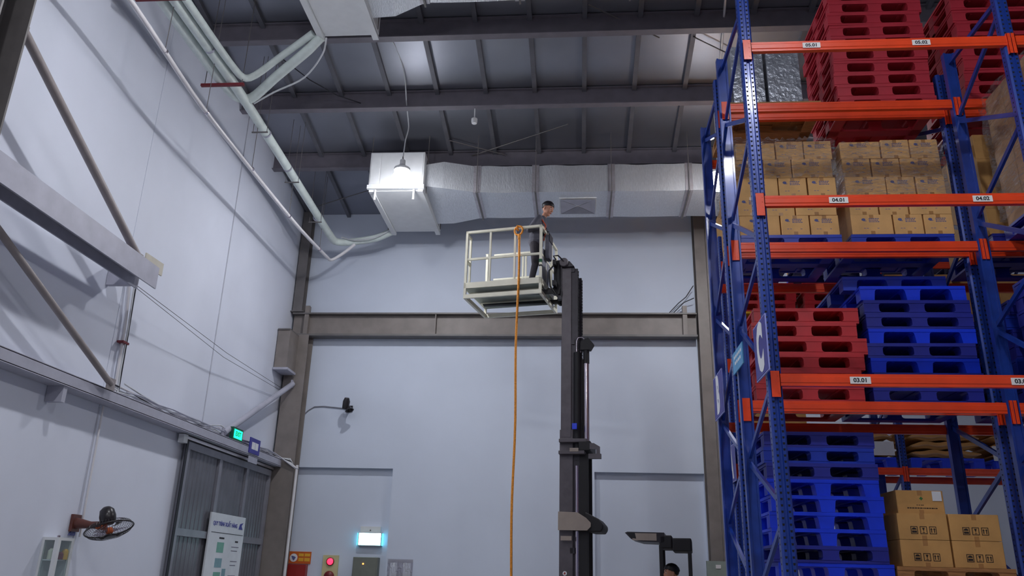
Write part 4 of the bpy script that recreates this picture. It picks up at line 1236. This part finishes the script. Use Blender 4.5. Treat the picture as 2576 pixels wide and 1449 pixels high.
# ------------------------------------------------------------------ reach truck
LYAW = radians(-12.0)
TYAW = radians(-8.0)
LA = Vector((cos(LYAW), sin(LYAW), 0)); LB = Vector((-sin(LYAW), cos(LYAW), 0))
BC = Vector((-1.269, 14.557, 0))
TR = BC + LA * 1.25
t = thing('reach_truck', 'dark reach truck with tall raised mast and overhead guard', 'forklift', TR, TYAW, local=True)
for s in (-1, 1):
    y = .25 * s
    ya, yb_ = (y - .05, y + .05)
    o_ = build(MB().box(-.24, -.01, ya, yb_, .12, 4.03), 'outer_rail', MASTG, t, None, .006)
    build(MB().box(.10, .245, ya + .012, yb_ - .012, .12, 3.62), 'rear_rail', BLACK, t, None, .006)
    build(MB().box(-.01, .10, ya + .03, yb_ - .03, .12, 3.60), 'rail_web', MASTK, t)
    build(MB().box(-.225, -.03, ya + .012, yb_ - .012, 2.2, 5.62), 'middle_rail', MASTG, t, None, .006)
    build(MB().box(-.215, -.04, ya - .004, yb_ - .02, 3.9, 7.02), 'inner_rail', MASTG, t, None, .006)
    build(MB().box(-.04, .075, ya + .02, yb_ - .02, 3.6, 7.0), 'inner_web', MASTK, t)
    build(MB().tube([(.055, y, 1.0), (.055, y, 3.42)], .042, 14), 'lift_cylinder', CHROME, t, 50)
    build(MB().tube([(.065, y, 3.62), (.065, y, 5.40)], .075, 14), 'cylinder_body', BLACK, t, 50)
    if s < 0: build(MB().tube([(.22, y, 3.70), (.22, y, 5.42)], .05, 14), 'cylinder_rod', CHROME, t, 50)
    if s < 0: build(MB().tube([(.22, y, 5.20), (.22, y, 5.45)], .056, 14), 'rod_collar', BLACK, t, 50)
    if s < 0: build(MB().prism([(.12, ya - .02, 5.44), (.30, ya - .02, 5.44), (.36, ya - .02, 5.54), (.26, ya - .02, 5.66), (.13, ya - .02, 5.60)], (0, .14, 0)), 'rod_head', BLACK, t)
    build(MB().tube([(.06, ya - .03, 5.40), (.06, ya - .03, 5.60), (.09, ya - .03, 5.66), (.16, ya - .03, 5.665), (.20, ya - .03, 5.63)], .010, 8), 'oil_pipe', CHROME, t, 50)
    # lift chain beside the inner rail
    ch = MB()
    for k in range(34):
        ch.box(.076, .090, y - .012, y + .012, 5.0 + k * .058, 5.045 + k * .058)
    c_ = build(ch, 'lift_chain', BLACK, t); c_['kind'] = 'stuff'
build(MB().box(-.245, .20, -.40, .40, 3.60, 3.66), 'crosshead', MASTG, t, None, .008)
build(MB().box(-.24, .24, -.40, .40, 3.80, 3.86), 'crosshead', MASTG, t, None, .008)
build(MB().box(.10, .30, -.40, .40, 3.66, 3.82), 'crosshead_block', BLACK, t, None, .01)
build(MB().prism([(.29, -.40, 3.78), (.36, -.40, 3.78), (.46, -.40, 3.72), (.46, -.40, 3.55), (.40, -.40, 3.55), (.40, -.40, 3.68), (.29, -.40, 3.68)], (0, .05, 0)), 'bracket', MASTG, t)
build(MB().box(.27, .48, -.42, -.33, 3.52, 3.60), 'bracket_foot', MASTG, t)
build(MB().box(-.05, .10, -.41, -.385, 3.64, 3.70), 'name_strip', TAN, t)
build(MB().prism([(-.24, -.42, 2.36), (.24, -.42, 2.36), (.30, -.42, 2.42), (.30, -.42, 2.48), (.22, -.42, 2.56), (.08, -.42, 2.645), (-.24, -.42, 2.655)], (0, .06, 0)), 'cover_plate', TAN, t)
build(MB().prism([(.20, -.38, 2.36), (.30, -.38, 2.34), (.46, -.38, 2.34), (.50, -.38, 2.40), (.50, -.38, 2.46), (.42, -.38, 2.55), (.20, -.38, 2.66)], (0, .76, 0)), 'hose_drum', BLACK, t, None, .02)
build(MB().box(-.20, -.02, -.388, -.38, 2.20, 2.27), 'rating_plate', TAN, t)
build(MB().lathe([(0, 0), (.035, 0), (.035, .004), (0, .004)], (-.13, -.381, 1.69), 20, (0, -1, 0)), 'badge', SIGNW, t)
build(MB().prism([(-.15, -.386, 1.675), (-.135, -.386, 1.71), (-.115, -.386, 1.70), (-.12, -.386, 1.675)], (0, -.002, 0)), 'badge_mark', REDBOX, t)
build(MB().box(-.01, .07, -.405, -.37, 4.02, 4.12), 'blue_clip', BLUE_B, t)
for z in (.5, 2.0, 5.55, 6.93):
    build(MB().box(-.06, .02, -.30, .30, z, z + .09), 'cross_member', MASTK, t)
# mast head, carriage, forks
build(MB().lathe([(0, 0), (.075, 0), (.085, .01), (.085, .05), (.075, .06), (0, .06)], (-.17, -.40, 7.10), 20, (0, 1, 0)), 'pulley', MASTG, t, 40)
build(MB().lathe([(0, 0), (.075, 0), (.085, .01), (.085, .05), (.075, .06), (0, .06)], (-.17, .33, 7.10), 20, (0, 1, 0)), 'pulley', MASTG, t, 40)
build(MB().prism([(-.21, -.36, 7.02), (.02, -.36, 7.02), (-.06, -.36, 7.12), (-.18, -.36, 7.16)], (0, .72, 0)), 'head_plate', MASTK, t)
for z in (6.62, 7.02):
    build(MB().box(-.36, -.30, -.50, .50, z, z + .10), 'carriage_bar', BLACK, t, None, .006)
for y in (-.30, 0, .30):
    build(MB().box(-.34, -.25, y - .05, y + .05, 6.50, 7.16), 'carriage_plate', BLACK, t, None, .006)
build(MB().box(-.30, -.22, -.30, -.20, 6.45, 7.12), 'roller_bracket', MASTK, t)
build(MB().box(-.30, -.22, .20, .30, 6.45, 7.12), 'roller_bracket', MASTK, t)
for y in (-.30, .30):
    build(MB().prism([(-.30, y - .05, 6.50), (-.36, y - .05, 6.50), (-.40, y - .05, 6.535), (-1.85, y - .05, 6.555), (-1.85, y - .05, 6.575), (-.40, y - .05, 6.60), (-.36, y - .05, 6.64), (-.36, y - .05, 7.08), (-.30, y - .05, 7.08)], (0, .10, 0)), 'fork', BLACK, t)
build(MB().tube([(-.32, -.46, 7.05), (-.42, -.50, 6.9), (-.40, -.50, 6.6), (-.28, -.44, 6.42), (-.24, -.42, 6.6)], .016, 8), 'hose', BLACK, t, 50)
build(MB().tube([(-.30, -.47, 7.12), (-.34, -.52, 7.18), (-.26, -.48, 7.20), (-.18, -.44, 7.12)], .014, 8), 'hose', BLACK, t, 50)
# chassis, straddle legs, wheels
build(MB().box(.35, .95, -.60, .60, .12, 1.05), 'battery_box', TRUCKY, t, None, .02)
build(MB().box(.95, 2.15, -.62, .62, .10, .55), 'chassis', TRUCKY, t, None, .03)
build(MB().box(1.75, 2.15, -.62, .62, .55, 1.25), 'rear_hood', TRUCKY, t, None, .03)
build(MB().box(1.45, 1.75, -.30, .30, .55, .82), 'seat_base', BLACK, t, None, .03)
build(MB().box(1.68, 1.78, -.28, .28, .82, 1.35), 'seat_back', BLACK, t, None, .03)
for s in (-1, 1):
    build(MB().box(-1.2, .5, s * .58 - .06, s * .58 + .06, .10, .26), 'straddle_leg', TRUCKY, t, None, .01)
    build(MB().tube([(-1.05, s * .58 - .07, .13), (-1.05, s * .58 + .07, .13)], .13, 18), 'wheel', BLACK, t, 50)
build(MB().tube([(1.7, -.12, .17), (1.7, .12, .17)], .17, 18), 'drive_wheel', BLACK, t, 50)
# overhead guard
gp = build(MB().prism([(.86, -.50, 2.33), (.95, -.50, 2.24), (1.10, -.50, 2.20), (1.48, -.50, 2.19), (1.48, -.50, 2.34), (.90, -.50, 2.345)], (0, 1.0, 0)), 'guard_roof', MASTK, t)
build(MB().box(.98, 1.36, -.512, -.502, 2.215, 2.325), 'guard_panel', TAN, gp)
build(MB().prism([(.90, -.505, 2.325), (.96, -.505, 2.25), (1.04, -.505, 2.24), (1.02, -.505, 2.325)], (0, -.01, 0)), 'guard_visor', BLACK, gp)
build(MB().box(1.40, 1.60, -.50, .50, 2.10, 2.30), 'guard_header', BLACK, t, None, .02)
build(MB().box(1.60, 1.90, -.50, .50, 2.06, 2.26), 'guard_header', BLACK, t, None, .02)
for x, w in ((1.42, .055), (1.86, .05)):
    for s in (-1, 1):
        build(MB().box(x - w / 2, x + w / 2, s * .46 - .035, s * .46 + .035, .5, 2.15), 'guard_post', BLACK, t)

# ------------------------------------------------------------------ work basket on the forks
bz = 6.45
k_ = thing('work_basket', 'cream steel work basket raised on the forks of the reach truck', 'work platform', (BC.x, BC.y, bz), LYAW, local=True)
ha, hb, tk = .745, .63, .045
def ring(nm, z0, z1, th=.045, m=CREAM):
    build(MB().box(-ha, ha, -hb, -hb + th, z0, z1), nm, m, k_); build(MB().box(-ha, ha, hb - th, hb, z0, z1), nm, m, k_)
    build(MB().box(-ha, -ha + th, -hb + th, hb - th, z0, z1), nm, m, k_); build(MB().box(ha - th, ha, -hb + th, hb - th, z0, z1), nm, m, k_)
ring('base_rail', 0, .075)
ring('toe_board', .195, .305, .04)
for y in (-.30, .30):
    build(MB().box(-ha + .045, ha - .045, y - .075, y + .075, .165, .19), 'fork_channel', CREAM, k_)
build(MB().box(-ha + .02, ha - .02, -hb + .02, hb - .02, .19, .205), 'deck', DECKG, k_)
for x in (-ha + tk / 2, ha - tk / 2):
    for y in (-hb + tk / 2, hb - tk / 2):
        build(MB().box(x - tk / 2, x + tk / 2, y - tk / 2, y + tk / 2, .075, 1.35), 'corner_post', CREAM, k_)
build(MB().box(-ha, ha, -hb, -hb + .045, 1.305, 1.35), 'top_rail', CREAM, k_)
build(MB().box(ha - .045, ha, -hb + .045, hb, 1.305, 1.35), 'top_rail', CREAM, k_)
build(MB().box(-ha, -ha + .045, -hb + .045, -hb + .24, 1.26, 1.30), 'rail_stub', CREAM, k_)
build(MB().box(-ha, -ha + .045, -hb + .045, -hb + .24, .73, .77), 'rail_stub', CREAM, k_)
r_ = .034
for y in (-hb + tk / 2,):
    build(MB().box(-ha + tk, ha - tk, y - .017, y + .017, .755, .795), 'mid_rail', CREAM, k_)
for x in (ha - .02,):
    build(MB().box(x - .017, x + .017, -hb + tk, hb - tk, .755, .795), 'mid_rail', CREAM, k_)
for x in (-.255, .225):
    build(MB().box(x - .018, x + .018, -hb + .004, -hb + .04, .305, 1.305), 'rail_post', CREAM, k_)
for y in (-.25, .2):
    build(MB().box(ha - .04, ha - .004, y - .018, y + .018, .305, 1.305), 'rail_post', CREAM, k_)
# open entry side and low gate on the far side
build(MB().box(-ha + .002, -ha + .042, -hb + .20, -hb + .24, .305, 1.30), 'rail_post', CREAM, k_)
build(MB().box(-ha - .004, -ha + .05, hb - .05, hb + .004, 1.35, 1.365), 'post_cap', CREAM, k_)
build(MB().box(.02, .055, hb - .045, hb - .01, .305, 1.31), 'gate_post', CREAM, k_)
build(MB().box(.08, .115, hb - .045, hb - .01, .305, 1.31), 'gate_post', CREAM, k_)
build(MB().box(-ha + .17, .50, hb - .042, hb - .012, 1.31, 1.345), 'gate_rail', CREAM, k_)
build(MB().box(-ha + .17, .50, hb - .042, hb - .012, .78, .815), 'gate_rail', CREAM, k_)
build(MB().box(ha - tk - .004, ha + .004, -hb - .004, -hb + tk + .004, .60, .66), 'green_tape', GREENT, k_)
build(MB().box(ha - tk - .004, ha + .004, -hb - .004, -hb + tk + .004, .52, .55), 'black_tape', BLACK, k_)
build(MB().prism([(ha - .012, -hb + .05, .305), (ha - .012, -.05, .305), (ha - .012, -.02, 1.0), (ha - .012, -hb + .05, .9)], (.006, 0, 0)), 'mesh_guard', DOORF, k_)

# rope
rp = BC + LA * .30 + LB * (-hb - .012)
t = thing('rope', 'orange rope tied to the basket rail and hanging to the ground', 'rope', (rp.x, rp.y, 0))
build(MB().torus((rp.x, rp.y + .0, bz + 1.26), .085, .018, tuple(LB + Vector((.25, 0, .05))), 28, 8), 'loop', ROPE, t, 60)
build(MB().torus((rp.x - .02, rp.y + .034, bz + 1.327), .042, .016, tuple(LA), 20, 8), 'hitch', ROPE, t, 60)
pts = [(rp.x + .012 + .012 * sin(k * .7), rp.y - .012, bz + 1.18 - k * (bz + 1.17) / 24) for k in range(25)]
build(MB().tube(pts, .021, 8), 'line', ROPE, t, 50)
build(MB().tube([pts[0], (pts[0][0], pts[0][1], bz + 1.08)], .028, 8), 'knot', ROPE, t, 50)

# ------------------------------------------------------------------ people
def figure(name, label, bones, mats, voxel=.009):
    """bones: (p0, p1, r0, r1, material index); grown into one continuous skin"""
    mb = MB()
    for p, q, r0, r1, mi in bones:
        p, q = Vector(p), Vector(q)
        d = q - p; L = max(d.length, 1e-4); d.normalize()
        prof = [(0, -r0)] + [(r0 * sin(a), -r0 * cos(a)) for a in (pi / 6, pi / 3)] + [(r0, 0), (r1, L)] + [(r1 * cos(a), L + r1 * sin(a)) for a in (pi / 6, pi / 3)] + [(0, L + r1)]
        prof = [(max(a, 1e-6), b) for a, b in prof]
        mb.lathe(prof, p, 14, d)
    o = build(mb, name, mats[0], None)
    rm = o.modifiers.new('skin', 'REMESH'); rm.mode = 'VOXEL'; rm.voxel_size = voxel
    sm = o.modifiers.new('relax', 'SMOOTH'); sm.factor = .5; sm.iterations = 3
    bpy.context.view_layer.update()
    me = bpy.data.meshes.new_from_object(o.evaluated_get(bpy.context.evaluated_depsgraph_get()))
    o.modifiers.clear()
    old = o.data; o.data = me; bpy.data.meshes.remove(old)
    me.name = name
    me.materials.clear()
    for m in mats: me.materials.append(m)
    B = [(Vector(p), Vector(q) - Vector(p), max((Vector(q) - Vector(p)).length_squared, 1e-8), r0, r1, mi) for p, q, r0, r1, mi in bones]
    idx = []
    for f in me.polygons:
        c = f.center; best, bi = 1e9, 0
        for p, d, l2, r0, r1, mi in B:
            u = min(1, max(0, (c - p).dot(d) / l2))
            dist = (c - p - d * u).length - (r0 + (r1 - r0) * u)
            if dist < best: best, bi = dist, mi
        idx.append(bi)
    me.polygons.foreach_set('material_index', idx)
    me.polygons.foreach_set('use_smooth', [True] * len(me.polygons))
    tag(o, label, 'person')
    return o

def hand(bones, wrist, fwd, down, side, r=.0095, curl=1.0, mi=0):
    """palm plus five curled fingers; side points from little finger to thumb"""
    w, f, d, s = Vector(wrist), Vector(fwd).normalized(), Vector(down).normalized(), Vector(side).normalized()
    for k in (-1.2, -.4, .4, 1.2):
        bones.append((w + s * .006 * k, w + f * .075 + s * .021 * k, .018, .015, mi))
    for k, ln in ((1.3, .070), (.45, .080), (-.45, .074), (-1.3, .058)):
        b0 = w + f * .082 + s * .021 * k
        b1 = b0 + (f * .75 + d * .65 * curl).normalized() * ln * .45
        b2 = b1 + (f * .15 + d * 1.0 * curl).normalized() * ln * .32
        b3 = b2 + (-f * .5 * curl + d * .8).normalized() * ln * .26
        bones += [(b0, b1, r, r * .92, mi), (b1, b2, r * .92, r * .85, mi), (b2, b3, r * .85, r * .75, mi)]
    t0 = w + f * .022 + s * .026
    t1 = t0 + (f * .6 + s * .7 + d * .25).normalized() * .038
    t2 = t1 + (f * .9 + d * .5 - s * .1).normalized() * .030
    bones += [(t0, t1, r * 1.25, r * 1.1, mi), (t1, t2, r * 1.1, r * .9, mi)]

def head(bones, c, fw, up, sd, mi=0, k=1.12):
    """skull, jaw, nose, brow, lips, ears; fw = where the face looks, sd = the person's left"""
    c, fw, up, sd = Vector(c), Vector(fw).normalized(), Vector(up).normalized(), Vector(sd).normalized()
    n0 = len(bones)
    bones += [(c + up * .035 - fw * .025, c + up * .035 + fw * .022, .082, .078, mi),
              (c + up * .0 - fw * .01, c + fw * .03 - up * .02, .074, .066, mi),
              (c - up * .055 + fw * .02, c - up * .075 + fw * .052, .052, .034, mi),
              (c - up * .098 + fw * .066, c - up * .098 + fw * .070, .022, .020, mi),
              (c + fw * .094 + up * .022, c + fw * .112 - up * .018, .009, .014, mi),
              (c + fw * .088 - up * .052 - sd * .018, c + fw * .088 - up * .052 + sd * .018, .010, .010, mi),
              (c + fw * .088 + up * .040 - sd * .034, c + fw * .088 + up * .040 + sd * .034, .011, .011, mi)]
    for s in (-1, 1):
        e = c + sd * s * .080 - fw * .012
        bones.append((e + up * .028, e - up * .024 + fw * .004, .013, .010, mi))
    for q in range(n0, len(bones)):
        p0, p1, r0, r1, m0 = bones[q]
        bones[q] = (c + (p0 - c) * k, c + (p1 - c) * k, r0 * k, r1 * k, m0)

def face_parts(o, c, fw, up, sd, hair_m=HAIR, back=1.0):
    c, fw, up, sd = Vector(c), Vector(fw).normalized(), Vector(up).normalized(), Vector(sd).normalized()
    R = Matrix((fw, sd, up)).transposed()
    off = Vector(o.location)
    for s in (-1, 1):
        e = build(MB().sphere(c + fw * .081 + up * .016 + sd * s * .032, .0105, 10, 8), 'eye', SIGNW, None, 60)
        p = build(MB().sphere(c + fw * .0875 + up * .013 + sd * s * .032, .0062, 8, 6), 'iris', HAIR, None, 60)
        b = build(MB().tube([c + fw * .092 + up * .042 + sd * s * .016, c + fw * .094 + up * .047 + sd * s * .034, c + fw * .084 + up * .042 + sd * s * .050], .005, 6), 'eyebrow', HAIR, None, 60)
        e.parent = o; p.parent = e; b.parent = o
    m_ = build(MB().tube([c + fw * .098 - up * .053 - sd * .022, c + fw * .103 - up * .051, c + fw * .098 - up * .053 + sd * .022], .0045, 6), 'mouth', mat('lip', (166, 96, 90), .5), None, 60)
    m_.parent = o
    # hair cap: dome cut along the hairline, with ragged fringe
    nu, nv = 36, 16
    V, Fs = [], []
    rnd = random.Random(4)
    for j in range(nv + 1):
        for i in range(nu):
            a = 2 * pi * i / nu
            front = cos(a)
            lim = 1.22 + .26 * max(0, min(1, (.7 - front) / .7)) + .55 * max(0, min(1, (-.12 - front) / .3)) + (.06 if int(a * 7) % 2 else 0)
            th = lim * j / nv
            jit = 1 + rnd.uniform(-.012, .02) * (1 if j < nv else 2)
            V.append(c + up * .030 - fw * .006 + R @ (Vector((sin(th) * cos(a) * (.122 - .012 * (th > 1.5)), sin(th) * sin(a) * (.104 - .012 * (th > 1.5)), cos(th) * (.122 if th < 1.57 else .09))) * jit * (1 - .075 * (j / nv) ** 4)))
    for j in range(nv):
        for i in range(nu):
            Fs.append((j * nu + i, j * nu + (i + 1) % nu, (j + 1) * nu + (i + 1) % nu, (j + 1) * nu + i))
    h = build(MB().add(V, Fs), 'hair', hair_m, None, 80)
    so = h.modifiers.new('thick', 'SOLIDIFY'); so.thickness = .012; so.offset = -1
    h.parent = o
    for q in o.children:
        for w in (q,) + tuple(q.children):
            w.data.transform(Matrix.Translation(c) @ Matrix.Scale(1.12, 4) @ Matrix.Translation(-c))
    return h

# worker in the basket
base = Vector((-.80, 14.22, bz + .206))
F_ = Vector((.97, -.24, 0)).normalized(); Lf = Vector((-F_.y, F_.x, 0)); UP = Vector((0, 0, 1))
def at(f, s, z): return base + F_ * f + Lf * s + UP * z
J, T_, Sk, Sh = 1, 2, 0, 3
bn = []
for s, ff, kf in ((-1, -.06, .01), (1, .10, .10)):
    hip, kn, an = at(.0, s * .085, .90), at(kf + .01, s * .10, .48), at(ff, s * .105, .09)
    bn += [(hip, kn, .098, .068, T_), (kn, an, .066, .052, T_)]
    bn += [(an + UP * -.02, an + UP * -.055 + F_ * -.02, .045, .036, Sh), (an + UP * -.055 - F_ * .03, an + UP * -.062 + F_ * .15, .036, .026, Sh)]
bn += [(at(0, -.06, .92), at(0, .06, .92), .115, .115, T_), (at(.0, -.05, .94), at(.0, .05, .94), .132, .132, J),
       (at(.01, -.06, 1.04), at(.04, -.07, 1.22), .132, .132, J), (at(.01, .06, 1.04), at(.04, .07, 1.22), .132, .132, J),
       (at(.05, -.08, 1.24), at(.09, -.10, 1.36), .130, .092, J), (at(.05, .08, 1.24), at(.09, .10, 1.36), .130, .092, J),
       (at(.10, -.16, 1.385), at(.10, .16, 1.385), .066, .066, J), (at(.11, 0, 1.36), at(.135, 0, 1.45), .082, .062, J),
       (at(.135, 0, 1.44), at(.175, 0, 1.53), .052, .052, Sk)]
shR, shL = at(.10, -.185, 1.375), at(.10, .185, 1.375)
railR, railL = BC + LA * .722 + LB * -.42 + UP * (bz + 1.35), BC + LA * .722 + LB * -.06 + UP * (bz + 1.35)
wrR, wrL = railR - F_ * .080 + UP * .030, railL - F_ * .080 + UP * .030
elR, elL = at(-.06, -.25, 1.12), at(.0, .25, 1.13)
for a_, e_, w_ in ((shR, elR, wrR), (shL, elL, wrL)):
    bn += [(a_, e_, .070, .055, J), (e_, e_ + (w_ - e_) * .80, .054, .044, J), (e_ + (w_ - e_) * .8, w_, .030, .026, Sk)]
hand(bn, wrR, F_ + UP * .05, -UP, Lf, mi=0)
hand(bn, wrL, F_ + UP * .05, -UP, -Lf, mi=0)
hf = (F_ * .90 - UP * .40 - Lf * .16).normalized(); hs = UP.cross(hf).normalized(); hu = hf.cross(hs).normalized()
hc = at(.215, 0, 1.625)
head(bn, hc, hf, hu, hs)
man = figure('person', 'worker in grey jacket and dark trousers standing in the raised basket', bn, [SKIN, JACKET, TROUSER, SHOE], .0075)
face_parts(man, hc, hf, hu, hs)
def strap(pts, nm, m=HARN, r=.012):
    b = build(MB().tube(pts, r, 8), nm, m, None, 60); b.parent = man
strap([at(.13, -.19, 1.40), at(.215, -.10, 1.25), at(.19, -.04, 1.08), at(.15, .0, .98)], 'harness_strap')
strap([at(-.02, -.13, 1.36), at(-.085, -.08, 1.20), at(-.10, -.02, 1.02)], 'harness_strap', MASTK)
strap([at(.10, -.13, 1.43), at(.02, -.10, 1.47), at(.02, .10, 1.47), at(.12, .12, 1.43)], 'collar', JACKET, .020)
tb = thing('tool_bag', 'grey tool bag hanging outside the basket rail beside the worker', 'bag', (BC.x, BC.y, bz), LYAW, local=True)
x0 = ha + .012
build(MB().prism([(x0, -.46, .80), (x0, -.42, .74), (x0, -.24, .74), (x0, -.20, .80), (x0, -.21, 1.22), (x0, -.45, 1.22)], (.085, 0, 0)), 'body', JACKET, tb, None, .02)
build(MB().prism([(x0 + .086, -.45, 1.23), (x0 + .086, -.21, 1.23), (x0 + .086, -.22, 1.08), (x0 + .086, -.44, 1.08)], (.010, 0, 0)), 'flap', TROUSER, tb)
for y in (-.41, -.25):
    build(MB().tube([(x0 + .04, y, 1.21), (x0 + .02, y, 1.36), (ha - .022, y, 1.366), (ha - .058, y, 1.35), (ha - .058, y, 1.29)], .008, 6), 'strap', BLACK, tb, 50)

# truck driver, only the head shows
base2 = TR + LA * 1.62
F2 = -LA; L2 = Vector((-F2.y, F2.x, 0))
def at2(f, s, z): return base2 + F2 * f + L2 * s + UP * z
b2 = [(at2(0, -.08, .94), at2(0, .08, .94), .11, .11, 2), (at2(.0, -.05, 1.0), at2(.02, -.06, 1.24), .11, .115, 1), (at2(.0, .05, 1.0), at2(.02, .06, 1.24), .11, .115, 1),
      (at2(.03, -.16, 1.38), at2(.03, .16, 1.38), .064, .064, 1), (at2(.02, 0, 1.22), at2(.03, 0, 1.40), .10, .07, 1), (at2(.03, 0, 1.40), at2(.05, 0, 1.55), .05, .05, 0)]
for s in (-1, 1):
    b2 += [(at2(0, s * .09, .93), at2(.40, s * .12, .98), .085, .06, 2), (at2(.40, s * .12, .98), at2(.44, s * .12, .62), .058, .045, 2), (at2(.42, s * .12, .60), at2(.54, s * .12, .585), .036, .028, 3),
           (at2(.03, s * .19, 1.37), at2(.08, s * .24, 1.12), .058, .045, 1), (at2(.08, s * .24, 1.12), at2(.30, s * .17, 1.10), .044, .030, 1)]
    hand(b2, at2(.30, s * .17, 1.10), F2, -UP, L2 * -s)
h2 = at2(.06, 0, 1.72); hf2 = (F2 - LB * .35).normalized(); hs2 = UP.cross(hf2)
head(b2, h2, hf2, UP, hs2)
drv = figure('person', 'driver seated under overhead guard of the truck, only dark hair visible', b2, [SKIN, REDBOX, TROUSER, SHOE], .011)
face_parts(drv, h2, hf2, UP, hs2)
